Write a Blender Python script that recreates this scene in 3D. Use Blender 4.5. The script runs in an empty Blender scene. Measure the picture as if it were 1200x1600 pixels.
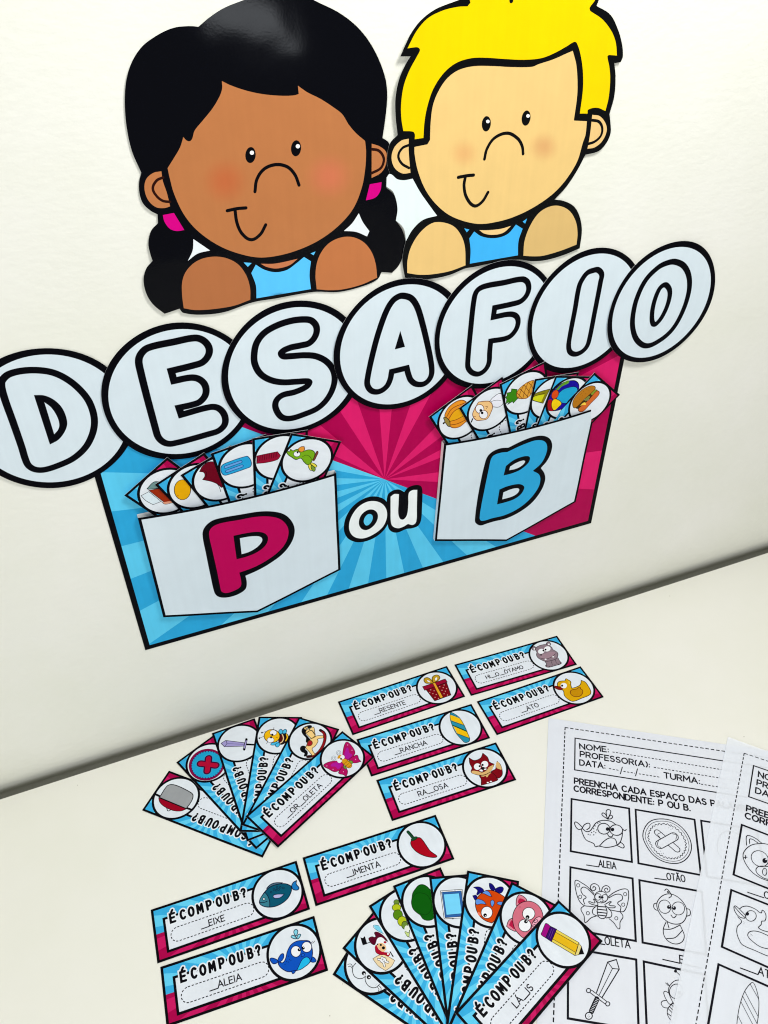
import bpy, math, random
import numpy as np
from mathutils import Vector, Matrix
from mathutils.geometry import delaunay_2d_cdt

S = bpy.context.scene
COL = S.collection
rnd = random.Random(7)
R = math.radians

# ------------------------------------------------------------------ camera
CR = np.array([[0.928175, -0.372065, -0.00764], [-0.239655, -0.581898, -0.777149], [0.284704, 0.723161, -0.629271]])
CC = np.array([-0.10014883, -0.66283946, 0.86346016])
FPX = 1249.96
cam_d = bpy.data.cameras.new('camera')
cam = bpy.data.objects.new('camera', cam_d)
COL.objects.link(cam)
m = Matrix.Identity(4)
for i in range(3):
    m[i][0] = CR[0][i]; m[i][1] = -CR[1][i]; m[i][2] = -CR[2][i]; m[i][3] = CC[i]
cam.matrix_world = m
cam_d.sensor_fit = 'VERTICAL'
cam_d.sensor_height = 36.0
cam_d.lens = FPX / 1600 * 36.0
cam_d.clip_start = 0.02
cam_d.clip_end = 60
S.camera = cam

# ------------------------------------------------------------------ light
world = bpy.data.worlds.new('World'); S.world = world; world.use_nodes = True
bg = world.node_tree.nodes['Background']
bg.inputs[0].default_value = (1.0, 0.99, 0.97, 1); bg.inputs[1].default_value = 0.37

def lamp(name, loc, target, size, sizey, power, col=(1, 1, 1)):
    d = bpy.data.lights.new(name, 'AREA'); d.shape = 'RECTANGLE'; d.size = size; d.size_y = sizey
    d.energy = power; d.color = col
    o = bpy.data.objects.new(name, d); COL.objects.link(o)
    o.location = loc
    o.rotation_euler = (Vector(target) - Vector(loc)).to_track_quat('-Z', 'Y').to_euler()
    return o
lamp('ceiling_lamp', (0.42, -0.60, 1.52), (0.10, -0.05, 0.40), 0.28, 0.28, 12.3, (1.0, 0.99, 0.965))
lamp('left_fill', (-1.7, -2.3, 1.1), (0.1, 0, 0.3), 1.2, 1.2, 27.0, (0.96, 0.985, 1.0))  # unseen soft fill light, added to keep the left of the wall bright
lamp('small_window', (0.55, -2.0, 0.52), (0.085, 0, 0.775), 0.24, 0.10, 0.6, (0.9, 0.95, 1.0))
S.view_settings.view_transform = 'Standard'
S.view_settings.look = 'None'
S.view_settings.exposure = 0.05
S.view_settings.gamma = 1.0
S.view_settings.use_curve_mapping = False
S.render.engine = 'CYCLES'
S.cycles.filter_width = 1.1

# ------------------------------------------------------------------ helpers
def lin(c):
    r = []
    for v in c[:3]:
        v = v / 255.0
        r.append(v / 12.92 if v <= 0.04045 else ((v + 0.055) / 1.055) ** 2.4)
    return tuple(r)

def tag(o, label=None, cat=None, group=None, kind=None):
    if label: o['label'] = label
    if cat: o['category'] = cat
    if group: o['group'] = group
    if kind: o['kind'] = kind
    return o

def empty(name, mat):
    o = bpy.data.objects.new(name, None); COL.objects.link(o)
    o.empty_display_size = 0.02
    o.matrix_world = mat
    return o

def ray_to(p, axis, off):
    """photograph pixel -> point on a world plane (axis 1: the wall, off metres in front; axis 2: the table, off metres above)"""
    p = np.atleast_2d(np.array(p, float))[:, :2]
    d = np.column_stack([(p - np.array([600.0, 800.0])) / FPX, np.ones(len(p))]) @ CR
    t = ((-off if axis == 1 else off) - CC[axis]) / d[:, axis]
    return CC + d * t[:, None]

WALL = Matrix.Rotation(R(90), 4, 'X')
def wall_root(name, c, off, th=0.0):
    """c = (x, z) in metres on the wall"""
    return empty(name, Matrix.Translation((c[0], -off, c[1])) @ WALL @ Matrix.Rotation(th, 4, 'Z'))
def wall_map(root, off):
    inv = np.array(root.matrix_world.inverted())
    def f(p):
        P = ray_to(p, 1, off)
        q = np.column_stack([P, np.ones(len(P))]) @ inv.T
        return q[:, :2] * 1000
    return f
def table_map(root, off):
    inv = np.array(root.matrix_world.inverted())
    def f(p):
        P = ray_to(p, 2, off)
        q = np.column_stack([P, np.ones(len(P))]) @ inv.T
        return q[:, :2] * 1000
    return f
def ident(p):
    return np.atleast_2d(np.array(p, float))[:, :2]

# ------------------------------------------------------------------ flat artwork: polygons painted in order, flattened to one sheet
def spline(pts, closed, n=6):
    """Catmull-Rom through pts; a point with a third element is a sharp corner"""
    N = len(pts)
    P = [np.array(p[:2], float) for p in pts]
    sharp = [len(p) > 2 for p in pts]
    out = []
    rng = range(N if closed else N - 1)
    for i in rng:
        j = (i + 1) % N
        a, b = P[i], P[j]
        pa = a if (sharp[i] or (not closed and i == 0)) else P[i - 1]
        pb = b if (sharp[j] or (not closed and j == N - 1)) else P[(j + 1) % N]
        L = np.linalg.norm(b - a)
        def tang(p0, p1, p2):
            d = p2 - p0; l = np.linalg.norm(d)
            return d / l * L if l > 1e-9 else d
        if sharp[i] and sharp[j]:
            out.append(a); continue
        ta = (b - a) if pa is a else tang(pa, a, b)
        tb = (b - a) if pb is b else tang(a, b, pb)
        for k in range(n):
            t = k / n
            h00 = 2 * t ** 3 - 3 * t ** 2 + 1; h10 = t ** 3 - 2 * t ** 2 + t
            h01 = -2 * t ** 3 + 3 * t ** 2; h11 = t ** 3 - t ** 2
            out.append(h00 * a + h10 * ta + h01 * b + h11 * tb)
    if not closed: out.append(P[-1])
    return np.array(out)

def sarea(p):
    x, y = p[:, 0], p[:, 1]
    return 0.5 * np.sum(x * np.roll(y, -1) - np.roll(x, -1) * y)

def clip_rect(poly, x0, y0, x1, y1):
    def cl(P, ins, inter):
        out = []
        for i in range(len(P)):
            a, b = P[i - 1], P[i]
            if ins(b):
                if not ins(a): out.append(inter(a, b))
                out.append(b)
            elif ins(a): out.append(inter(a, b))
        return out
    P = [tuple(p) for p in poly]
    def ix(v):
        return lambda a, b: (v, a[1] + (b[1] - a[1]) * (v - a[0]) / (b[0] - a[0]))
    def iy(v):
        return lambda a, b: (a[0] + (b[0] - a[0]) * (v - a[1]) / (b[1] - a[1]), v)
    for ins, it in ((lambda p: p[0] >= x0, ix(x0)), (lambda p: p[0] <= x1, ix(x1)), (lambda p: p[1] >= y0, iy(y0)), (lambda p: p[1] <= y1, iy(y1))):
        if P: P = cl(P, ins, it)
    return P

INK = (5, 5, 12)

class Art:
    def __init__(s, mp=ident, org=(0, 0), sc=1.0):
        s.mp = mp; s.org = np.array(org, float); s.sc = sc; s.items = []; s.sub = 9.0
    def loc(s, p):
        p = np.atleast_2d(np.array([q[:2] for q in p], float))
        return s.mp(s.org + p / s.sc)
    def wid(s, p, w):
        """a width in drawing units -> millimetres at that spot"""
        c = np.mean(np.array([q[:2] for q in p], float), axis=0)
        q = s.loc([c, c + np.array([2.0, 0]), c + np.array([0, 2.0])])
        a = q[1] - q[0]; b = q[2] - q[0]
        return w * math.sqrt(abs(a[0] * b[1] - a[1] * b[0])) / 2.0
    def add(s, P, col):
        P = np.array(P, float)
        if len(P) < 3: return
        a = sarea(P)
        if abs(a) < 1e-4: return
        if a < 0: P = P[::-1]
        if s.sub:                                   # long edges get extra points so that prints follow a curved sheet
            Q = []
            for p, q in zip(P, np.roll(P, -1, 0)):
                m_ = max(1, int(np.linalg.norm(q - p) / s.sub))
                Q += [p + (q - p) * t for t in np.arange(m_) / m_]
            P = np.array(Q)
        s.items.append((P, col))
    def F(s, col, pts, n=6):
        s.add(s.loc(spline(pts, True, n)), col)
    def raw(s, col, pts):
        s.add(s.loc(pts), col)
    def C(s, col, cx, cy, rx, ry=None, rot=0, n=20):
        s.add(s.loc(s.ell(cx, cy, rx, ry, rot, n)), col)
    def ell(s, cx, cy, rx, ry=None, rot=0, n=20):
        ry = rx if ry is None else ry
        c, q = math.cos(R(rot)), math.sin(R(rot))
        return [(cx + rx * math.cos(t) * c - ry * math.sin(t) * q, cy + rx * math.cos(t) * q + ry * math.sin(t) * c) for t in np.linspace(0, 2 * math.pi, n, endpoint=False)]
    def stroke(s, P, w, col, closed=False, cap=True):
        """P in millimetres"""
        Q = [P[0]]
        for p in P[1:]:
            if np.linalg.norm(p - Q[-1]) > 1e-3: Q.append(p)
        if closed and np.linalg.norm(Q[0] - Q[-1]) < 1e-3: Q.pop()
        P = np.array(Q); N = len(P); h = w / 2
        def disc(c, n=8):
            n = 8 if h < 0.6 else 14
            s.add([c + h * np.array([math.cos(t), math.sin(t)]) for t in np.linspace(0, 2 * math.pi, n, endpoint=False)], col)
        if N < 2:
            disc(P[0]); return
        M = N if closed else N - 1
        D = [(P[(i + 1) % N] - P[i]) for i in range(M)]
        Ln = [np.linalg.norm(d) for d in D]
        D = [d / l for d, l in zip(D, Ln)]
        Nr = [np.array([-d[1], d[0]]) for d in D]
        off = {}
        for i in range(N):
            if not closed and i in (0, N - 1): continue
            a, b = D[i - 1], D[i % M]
            na, nb = Nr[i - 1], Nr[i % M]
            mm = na + nb; l = np.linalg.norm(mm)
            if l < 0.5: continue
            mm = mm / l; k = h / max(0.2, float(mm @ na))
            if k < 2.2 * h and k * abs(float(mm @ a)) < min(Ln[i - 1], Ln[i % M]) * 0.95:
                off[i] = mm * k
        for i in range(M):
            j = (i + 1) % N
            oa = off.get(i, Nr[i] * h); ob = off.get(j, Nr[i] * h)
            s.add([P[i] - oa, P[j] - ob, P[j] + ob, P[i] + oa], col)
        for i in range(N):
            if i not in off:
                if not closed and i in (0, N - 1) and not cap: continue
                disc(P[i])
                if (closed or 0 < i < N - 1):       # sharp corner: mitre
                    a, b = D[i - 1], D[i % M]
                    mm = Nr[i - 1] + Nr[i % M]; l = np.linalg.norm(mm)
                    if l > 0.5:
                        mm /= l; k = min(2.2 * h, h / max(0.2, float(mm @ Nr[i - 1])))
                        sg = -1 if (a[0] * b[1] - a[1] * b[0]) > 0 else 1
                        s.add([P[i], P[i] + sg * Nr[i - 1] * h, P[i] + sg * mm * k, P[i] + sg * Nr[i % M] * h], col)
    def L(s, col, w, pts, closed=False, n=5):
        wm = s.wid(pts, w)
        s.stroke(s.loc(spline(pts, closed, n)), wm, col, closed)
    def LE(s, col, w, cx, cy, rx, ry=None, rot=0, n=18):
        s.stroke(s.loc(s.ell(cx, cy, rx, ry, rot, n)), s.wid([(cx, cy)], w), col, True)
    def FO(s, col, pts, w=12, oc=INK, n=5):
        s.F(col, pts, n); s.L(oc, w, pts, True, n)
    def CO(s, col, cx, cy, rx, ry=None, rot=0, w=12, oc=INK, n=18):
        s.C(col, cx, cy, rx, ry, rot, n); s.LE(oc, w, cx, cy, rx, ry, rot, n)
    def dash(s, col, wmm, a, b, d=2.2, g=1.5):
        """dashed straight line, a and b in millimetres"""
        a = np.array(a, float); b = np.array(b, float)
        L = np.linalg.norm(b - a); u = (b - a) / L; t = 0
        while t < L:
            e = min(L, t + d)
            if e - t > 0.3: s.stroke(np.array([a + u * t, a + u * e]), wmm, col, cap=False)
            t += d + g
    def text(s, txt, p0, p1, h, wt, col, xs=None, halo=None, gap=.24):
        """stroke lettering from p0 along p0->p1 (millimetres); fills the span if xs is None, else natural width * xs"""
        p0 = np.array(p0, float); p1 = np.array(p1, float)
        u = (p1 - p0); L = np.linalg.norm(u); u /= L; v = np.array([-u[1], u[0]])
        strokes, W = layout(txt, gap)
        k = (L / W) if xs is None else h * xs
        lines = [np.array([p0 + u * x * k + v * y * h for x, y in st]) for st in strokes]
        for w, c in (([halo] if halo else []) + [(wt, col)]):
            for l in lines: s.stroke(l, w, c)
    def flat(s, grid=0):
        verts = []; faces = []
        for P, c in s.items:
            i0 = len(verts); verts.extend(Vector((float(x), float(y))) for x, y in P)
            faces.append(list(range(i0, i0 + len(P))))
        if grid:
            A = np.concatenate([P for P, c in s.items]); lo = A.min(0); hi = A.max(0)
            for x in np.arange(lo[0] + grid * .37, hi[0], grid):
                for y in np.arange(lo[1] + grid * .41, hi[1], grid): verts.append(Vector((float(x), float(y))))
        v, e, f, ov, oe, of = delaunay_2d_cdt(verts, [], faces, 0, 1e-3, True)
        V = np.array([(p[0], p[1]) for p in v]); F = np.array([t for t in f if len(t) == 3])
        cen = V[F].mean(1); own = np.full(len(F), -1)
        for k, (P, c) in enumerate(s.items):            # topmost polygon over each triangle's centre
            lo = P.min(0); hi = P.max(0)
            ix = np.where((cen[:, 0] >= lo[0]) & (cen[:, 0] <= hi[0]) & (cen[:, 1] >= lo[1]) & (cen[:, 1] <= hi[1]))[0]
            if not len(ix): continue
            x = cen[ix, 0][:, None]; y = cen[ix, 1][:, None]
            ax, ay = P[:, 0], P[:, 1]; bx, by = np.roll(ax, -1), np.roll(ay, -1)
            up = (ay <= y) & (by > y); dn = (ay > y) & (by <= y)
            with np.errstate(divide='ignore', invalid='ignore'):
                cx = ax + (y - ay) * (bx - ax) / (by - ay)
            wn = np.sum(up & (x < cx), 1) - np.sum(dn & (x < cx), 1)
            own[ix[wn != 0]] = k
        T = [list(t) for t in F[own >= 0]]; K = [s.items[k][1] for k in own[own >= 0]]
        V = [tuple(p) for p in V]
        return V, T, K
    def build(s, name, parent, mat, z=0.0, thick=0.0, grid=0, disp=None, side=(238, 240, 240), open_side=None, to_zero=False):
        """z, thick in millimetres; disp(x, y) -> extra height in mm"""
        V, T, K = s.flat(grid)
        used = sorted({i for t in T for i in t}); mp = {o: n for n, o in enumerate(used)}
        pts = [V[i] for i in used]; T = [[mp[i] for i in t] for t in T]
        dz = [z + (disp(x, y) if disp else 0.0) for x, y in pts]
        co = [(x / 1000, y / 1000, d / 1000) for (x, y), d in zip(pts, dz)]
        faces = [tuple(t) for t in T]; cols = [lin(c) for c in K]
        smooth = [True] * len(faces)
        if thick:
            cnt = {}
            for t in T:
                for a, b in zip(t, t[1:] + t[:1]):
                    cnt[(a, b)] = 1
            bd = [(a, b) for (a, b) in cnt if (b, a) not in cnt]
            n0 = len(co); lc = lin(side)
            bot = {}
            for t in T:
                for i in t:
                    if i not in bot:
                        bot[i] = len(co); x, y = pts[i]
                        co.append((x / 1000, y / 1000, (0.02 if to_zero else dz[i] - thick) / 1000))
            for t in T:
                faces.append(tuple(bot[i] for i in reversed(t))); cols.append(lc); smooth.append(True)
            for a, b in bd:
                if open_side and open_side(pts[a], pts[b]): continue
                k = len(co); co.extend([co[a], co[b], co[bot[b]], co[bot[a]]])
                faces.append((k + 1, k, k + 3, k + 2)); cols.append(lc); smooth.append(False)
        me = bpy.data.meshes.new(name)
        me.from_pydata(co, [], faces)
        at = me.color_attributes.new('ink', 'FLOAT_COLOR', 'CORNER')
        arr = np.ones((len(me.loops), 4), np.float32); k = 0
        for f, c in zip(faces, cols):
            arr[k:k + len(f), :3] = c; k += len(f)
        at.data.foreach_set('color', arr.ravel())
        me.polygons.foreach_set('use_smooth', smooth)
        me.materials.append(mat); me.update()
        return put(name, me, parent)

def put(name, me, parent, z=0.0):
    o = bpy.data.objects.new(name, me); COL.objects.link(o)
    if parent: o.parent = parent
    o.location.z = z / 1000
    return o

# ------------------------------------------------------------------ lettering
def arc(cx, cy, rx, ry, a0, a1, n=9):
    return [(cx + rx * math.cos(R(t)), cy + ry * math.sin(R(t))) for t in np.linspace(a0, a1, n)]
OO = arc(.40, .5, .40, .5, 90, 450, 19)
GL = {
 'A': (.78, [[(0, 0), (.39, 1), (.78, 0)], [(.14, .33), (.64, .33)]]),
 'B': (.62, [[(0, 0), (0, 1), (.32, 1)] + arc(.32, .77, .24, .23, 90, -90, 7) + [(0, .54), (.34, .54)] + arc(.34, .27, .28, .27, 90, -90, 7) + [(0, 0)]]),
 'C': (.72, [arc(.40, .5, .40, .5, 48, 312, 14)]),
 'D': (.72, [[(0, 0), (0, 1), (.28, 1)] + arc(.28, .5, .44, .5, 90, -90, 11) + [(0, 0)]]),
 'E': (.54, [[(.54, 1), (0, 1), (0, 0), (.54, 0)], [(0, .52), (.46, .52)]]),
 'F': (.54, [[(.54, 1), (0, 1), (0, 0)], [(0, .5), (.46, .5)]]),
 'H': (.66, [[(0, 0), (0, 1)], [(.66, 0), (.66, 1)], [(0, .52), (.66, .52)]]),
 'I': (.06, [[(.03, 0), (.03, 1)]]),
 'L': (.50, [[(0, 1), (0, 0), (.50, 0)]]),
 'M': (.86, [[(0, 0), (0.04, 1), (.43, .35), (.82, 1), (.86, 0)]]),
 'N': (.68, [[(0, 0), (0, 1), (.68, 0), (.68, 1)]]),
 'O': (.80, [OO]),
 'P': (.60, [[(0, 0), (0, 1), (.30, 1)] + arc(.30, .71, .30, .29, 90, -90, 8) + [(0, .42)]]),
 'R': (.62, [[(0, 0), (0, 1), (.30, 1)] + arc(.30, .72, .29, .28, 90, -90, 8) + [(0, .44)], [(.32, .44), (.62, 0)]]),
 'S': (.58, [arc(.30, .76, .26, .24, 40, 250, 9) + arc(.30, .26, .27, .26, 80, -150, 10)]),
 'T': (.64, [[(0, 1), (.64, 1)], [(.32, 1), (.32, 0)]]),
 'U': (.66, [[(0, 1), (0, .34)] + arc(.33, .33, .33, .33, 180, 360, 9) + [(.66, 1)]]),
 'X': (.66, [[(0, 0), (.66, 1)], [(0, 1), (.66, 0)]]),
 'V': (.70, [[(0, 1), (.35, 0), (.70, 1)]]),
 '_': (1.25, [[(0, -.06), (1.25, -.06)]]),
 ':': (.08, [[(.04, .06), (.04, .07)], [(.04, .56), (.04, .57)]]),
 '.': (.08, [[(.04, .03), (.04, .04)]]),
 '(': (.22, [arc(.45, .45, .45, .65, 130, 230, 7)]),
 ')': (.22, [arc(-.23, .45, .45, .65, 50, -50, 7)]),
 '/': (.40, [[(0, -.1), (.40, 1.05)]]),
 '?': (.50, [arc(.25, .75, .25, .25, 165, -60, 9) + [(.24, .42), (.24, .30)], [(.24, .03), (.24, .04)]]),
 ' ': (.30, []),
}
GL['É'] = (.54, GL['E'][1] + [[(.22, 1.20), (.38, 1.42)]])
GL['Ó'] = (.80, GL['O'][1] + [[(.36, 1.14), (.50, 1.32)]])
GL['Á'] = (.78, GL['A'][1] + [[(.36, 1.14), (.50, 1.32)]])
GL['Ã'] = (.78, GL['A'][1] + [[(.20, 1.14), (.30, 1.24), (.48, 1.14), (.60, 1.24)]])
GL['Ç'] = (.72, GL['C'][1] + [[(.42, 0), (.46, -.14), (.34, -.22)]])
def layout(txt, gap=.24):
    x = 0; out = []
    for ch in txt:
        w, st = GL[ch]
        out += [[(x + px, py) for px, py in q] for q in st]
        x += w + (gap if ch != '_' else .06)
    return out, x - gap

# ------------------------------------------------------------------ materials
def nodes(name):
    mt = bpy.data.materials.new(name); mt.use_nodes = True
    nt = mt.node_tree; b = nt.nodes['Principled BSDF']
    return mt, nt, b
def printed(name, rough, spec, coat=0.0, crough=0.1, mott=0.05, bump=0.02, bscale=700, through=0.0, wave=.35):
    mt, nt, b = nodes(name); N = nt.nodes; L = nt.links
    at = N.new('ShaderNodeAttribute'); at.attribute_name = 'ink'
    tc = N.new('ShaderNodeTexCoord')
    n1 = N.new('ShaderNodeTexNoise'); n1.inputs['Scale'].default_value = 45; n1.inputs['Detail'].default_value = 5
    L.new(tc.outputs['Object'], n1.inputs['Vector'])
    mr = N.new('ShaderNodeMapRange'); mr.inputs[1].default_value = .3; mr.inputs[2].default_value = .7
    mr.inputs[3].default_value = 1 - mott; mr.inputs[4].default_value = 1 + mott * .5
    L.new(n1.outputs['Fac'], mr.inputs[0])
    # printer banding along the sheet
    wv = N.new('ShaderNodeTexNoise'); wv.inputs['Scale'].default_value = 1.0; wv.inputs['Detail'].default_value = 3
    mpn = N.new('ShaderNodeMapping'); mpn.inputs['Scale'].default_value = (160, 4, 1)
    L.new(tc.outputs['Object'], mpn.inputs['Vector']); L.new(mpn.outputs['Vector'], wv.inputs['Vector'])
    mr2 = N.new('ShaderNodeMapRange'); mr2.inputs[1].default_value = .3; mr2.inputs[2].default_value = .7
    mr2.inputs[3].default_value = 1 - mott * .9; mr2.inputs[4].default_value = 1 + mott * .3
    L.new(wv.outputs['Fac'], mr2.inputs[0])
    mu = N.new('ShaderNodeMath'); mu.operation = 'MULTIPLY'; L.new(mr.outputs[0], mu.inputs[0]); L.new(mr2.outputs[0], mu.inputs[1])
    vm = N.new('ShaderNodeVectorMath'); vm.operation = 'SCALE'
    L.new(at.outputs['Color'], vm.inputs[0]); L.new(mu.outputs[0], vm.inputs['Scale'])
    L.new(vm.outputs['Vector'], b.inputs['Base Color'])
    b.inputs['Roughness'].default_value = rough
    b.inputs['Specular IOR Level'].default_value = spec
    b.inputs['Coat Weight'].default_value = coat; b.inputs['Coat Roughness'].default_value = crough
    n2 = N.new('ShaderNodeTexNoise'); n2.inputs['Scale'].default_value = bscale; n2.inputs['Detail'].default_value = 3
    L.new(tc.outputs['Object'], n2.inputs['Vector'])
    n3 = N.new('ShaderNodeTexNoise'); n3.inputs['Scale'].default_value = 14; n3.inputs['Detail'].default_value = 2
    L.new(tc.outputs['Object'], n3.inputs['Vector'])
    b1 = N.new('ShaderNodeBump'); b1.inputs['Strength'].default_value = bump; b1.inputs['Distance'].default_value = .0006
    L.new(n2.outputs['Fac'], b1.inputs['Height'])
    b2 = N.new('ShaderNodeBump'); b2.inputs['Strength'].default_value = wave; b2.inputs['Distance'].default_value = .004
    L.new(n3.outputs['Fac'], b2.inputs['Height']); L.new(b1.outputs['Normal'], b2.inputs['Normal'])
    L.new(b2.outputs['Normal'], b.inputs['Normal'])
    if through:
        b.inputs['Alpha'].default_value = 1 - through
    return mt
M_CARD = printed('printed_card', .45, .05)
M_POSTER = printed('printed_poster', .42, .05)
M_GLOSS = printed('glossy_print', .07, .12, mott=.03, wave=.10)
M_DISC = printed('matte_disc_print', .50, .04, mott=.025)
M_SHEET = printed('copy_paper', .75, .05, mott=.02)
M_THIN = printed('thin_copy_paper', .75, .05, mott=.02, through=.28)
# ------------------------------------------------------------------ the setting: wall and tabletop
def plain(name, col, rough, spec, bs, bstr, mott, speck=0.0):
    mt, nt, b = nodes(name); N = nt.nodes; L = nt.links
    tc = N.new('ShaderNodeTexCoord')
    n0 = N.new('ShaderNodeTexNoise'); n0.inputs['Scale'].default_value = 5; n0.inputs['Detail'].default_value = 6; n0.inputs['Roughness'].default_value = .6
    L.new(tc.outputs['Object'], n0.inputs['Vector'])
    cr = N.new('ShaderNodeValToRGB')
    cr.color_ramp.elements[0].position = .3; cr.color_ramp.elements[1].position = .7
    cr.color_ramp.elements[0].color = (col[0] * (1 - mott), col[1] * (1 - mott * .8), col[2] * (1 - mott * 1.6), 1)
    cr.color_ramp.elements[1].color = (col[0], col[1], col[2], 1)
    L.new(n0.outputs['Fac'], cr.inputs[0])
    out = cr.outputs['Color']
    if speck:
        vo = N.new('ShaderNodeTexVoronoi'); vo.inputs['Scale'].default_value = 34
        L.new(tc.outputs['Object'], vo.inputs['Vector'])
        lt = N.new('ShaderNodeMath'); lt.operation = 'LESS_THAN'; lt.inputs[1].default_value = speck
        L.new(vo.outputs['Distance'], lt.inputs[0])
        nz = N.new('ShaderNodeTexNoise'); nz.inputs['Scale'].default_value = 9; L.new(tc.outputs['Object'], nz.inputs['Vector'])
        gt = N.new('ShaderNodeMath'); gt.operation = 'GREATER_THAN'; gt.inputs[1].default_value = .53; L.new(nz.outputs['Fac'], gt.inputs[0])
        mm = N.new('ShaderNodeMath'); mm.operation = 'MULTIPLY'; L.new(lt.outputs[0], mm.inputs[0]); L.new(gt.outputs[0], mm.inputs[1])
        m2 = N.new('ShaderNodeMath'); m2.operation = 'MULTIPLY'; m2.inputs[1].default_value = .55; L.new(mm.outputs[0], m2.inputs[0])
        mx = N.new('ShaderNodeMix'); mx.data_type = 'RGBA'
        L.new(m2.outputs[0], mx.inputs['Factor']); L.new(out, mx.inputs['A']); mx.inputs['B'].default_value = (.25, .21, .15, 1)
        out = mx.outputs['Result']
    L.new(out, b.inputs['Base Color'])
    b.inputs['Roughness'].default_value = rough; b.inputs['Specular IOR Level'].default_value = spec
    n1 = N.new('ShaderNodeTexNoise'); n1.inputs['Scale'].default_value = bs; n1.inputs['Detail'].default_value = 4
    mp = N.new('ShaderNodeMapping'); mp.inputs['Scale'].default_value = (.55, 1, 1.0)
    L.new(tc.outputs['Object'], mp.inputs['Vector']); L.new(mp.outputs['Vector'], n1.inputs['Vector'])
    bm = N.new('ShaderNodeBump'); bm.inputs['Strength'].default_value = bstr; bm.inputs['Distance'].default_value = .002
    L.new(n1.outputs['Fac'], bm.inputs['Height']); L.new(bm.outputs['Normal'], b.inputs['Normal'])
    return mt
M_WALL = plain('painted_wall', (.79, .788, .737), .6, .25, 150, .27, .06)
M_TABLE = plain('white_laminate', (.82, .812, .75), .38, .3, 90, .07, .045, .03)

def mesh_obj(name, co, faces, mat, smooth=False):
    me = bpy.data.meshes.new(name); me.from_pydata(co, [], faces); me.materials.append(mat)
    if smooth: me.polygons.foreach_set('use_smooth', [True] * len(faces))
    me.update(); return put(name, me, None)

# wall: flat above, rolling back at its foot behind the table
prof = [(0.0, 2.6), (0.0, 1.2), (0.0, .5), (0.0, .14)]
for k in range(0, 25):
    t = k / 24
    prof.append((.029 * t ** 2.6, .105 - .135 * t))
prof += [(.030, -.09), (.030, -.75)]
co = []; fc = []
for y, z in prof: co += [(-2.2, y, z), (2.8, y, z)]
for i in range(len(prof) - 1): fc.append((2 * i, 2 * i + 2, 2 * i + 3, 2 * i + 1))
tag(mesh_obj('wall', co, fc, M_WALL, True), 'cream painted wall behind the paper display', 'wall', kind='structure')

import bmesh
bm = bmesh.new()
bmesh.ops.create_cube(bm, size=1)
for v in bm.verts:
    v.co = Vector((-1.3 if v.co.x < 0 else 1.9, -1.7 if v.co.y < 0 else -.001, -.70 if v.co.z < 0 else 0.0))
bmesh.ops.bevel(bm, geom=[e for e in bm.edges if all(abs(v.co.z) < 1e-6 for v in e.verts)], offset=.0012, segments=2, affect='EDGES')
me = bpy.data.meshes.new('tabletop'); bm.to_mesh(me); bm.free(); me.materials.append(M_TABLE)
tag(put('tabletop', me, None), 'smooth off-white tabletop under the cards', 'tabletop', kind='structure')
# ------------------------------------------------------------------ colours of the prints
PAPER = (208, 221, 229); PAPER2 = (214, 224, 227)
BLUE = (44, 162, 214); BLUE2 = (90, 198, 236)
PINK = (170, 0, 76); PINK2 = (215, 28, 104)
BLACK = (3, 3, 9)

def wpt(p, off=0.0):
    q = ray_to([p], 1, off)[0]
    return (q[0], q[2])

# ------------------------------------------------------------------ sunburst poster
PO = .0009
root = wall_root('sunburst_poster', (.1635, .330), PO)
tag(root, 'wide half blue half pink sunburst poster with the small white word between two pockets', 'poster')
a = Art(wall_map(root, PO))
def loc1(p): return a.loc([p])[0]
X0, Y0, X1, Y1 = -294.0, -153.5, 294.5, 158.0
a.add([(X0, Y0), (X1, Y0), (X1, Y1), (X0, Y1)], BLACK)
B = 6.0
x0, y0, x1, y1 = X0 + B, Y0 + B, X1 - B, Y1 - B
a.add([(x0, y0), (x1, y0), (x1, y1), (x0, y1)], PINK)
c0 = loc1((601, 749)); l1 = loc1((517, 721)); l2 = loc1((683, 783))
pl = loc1((380, 668)); pr = loc1((828, 834))
dl = (pl - c0) / np.linalg.norm(pl - c0); dr = (pr - c0) / np.linalg.norm(pr - c0)
al = math.atan2(dl[1], dl[0]); ar = math.atan2(dr[1], dr[0])
farL = c0 + dl * 900; farR = c0 + dr * 900
a.add(clip_rect([c0, farL, (-900, -900), (900, -900), farR], x0, y0, x1, y1), BLUE)
def rays(bounds, col):
    for t0, t1 in bounds:
        q = [c0, c0 + 1200 * np.array([math.cos(t0), math.sin(t0)]), c0 + 1200 * np.array([math.cos((t0 + t1) / 2), math.sin((t0 + t1) / 2)]), c0 + 1200 * np.array([math.cos(t1), math.sin(t1)])]
        a.add(clip_rect(q, x0, y0, x1, y1), col)
al = al % (2 * math.pi); ar = ar % (2 * math.pi)      # al ~ 170 deg, ar ~ -15 deg
def ang(p):
    d = loc1(p) - c0
    return math.atan2(d[1], d[0])
Z = lambda x, y: (480 + x / 5, 600 + y / 5)
pinkb = [(Z(275, 240), Z(390, 130)), (Z(565, 205), Z(660, 205)), (Z(800, 180), Z(955, 100)), (Z(1000, 340), Z(1010, 440)), (Z(1030, 520), Z(1030, 580)), (Z(1020, 690), Z(1020, 765)), (Z(25, 385), Z(135, 350)), (Z(180, 545), Z(225, 480))]
rays([tuple(sorted((ang(p), ang(q)))) for p, q in pinkb], PINK2)
lo = ar - 2 * math.pi if ar > math.pi else ar
hi = al - 2 * math.pi
n = 20; st = (lo - hi) / n
rays([(hi + st * k, hi + st * (k + 1)) for k in range(0, n, 2)], BLUE2)
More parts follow.
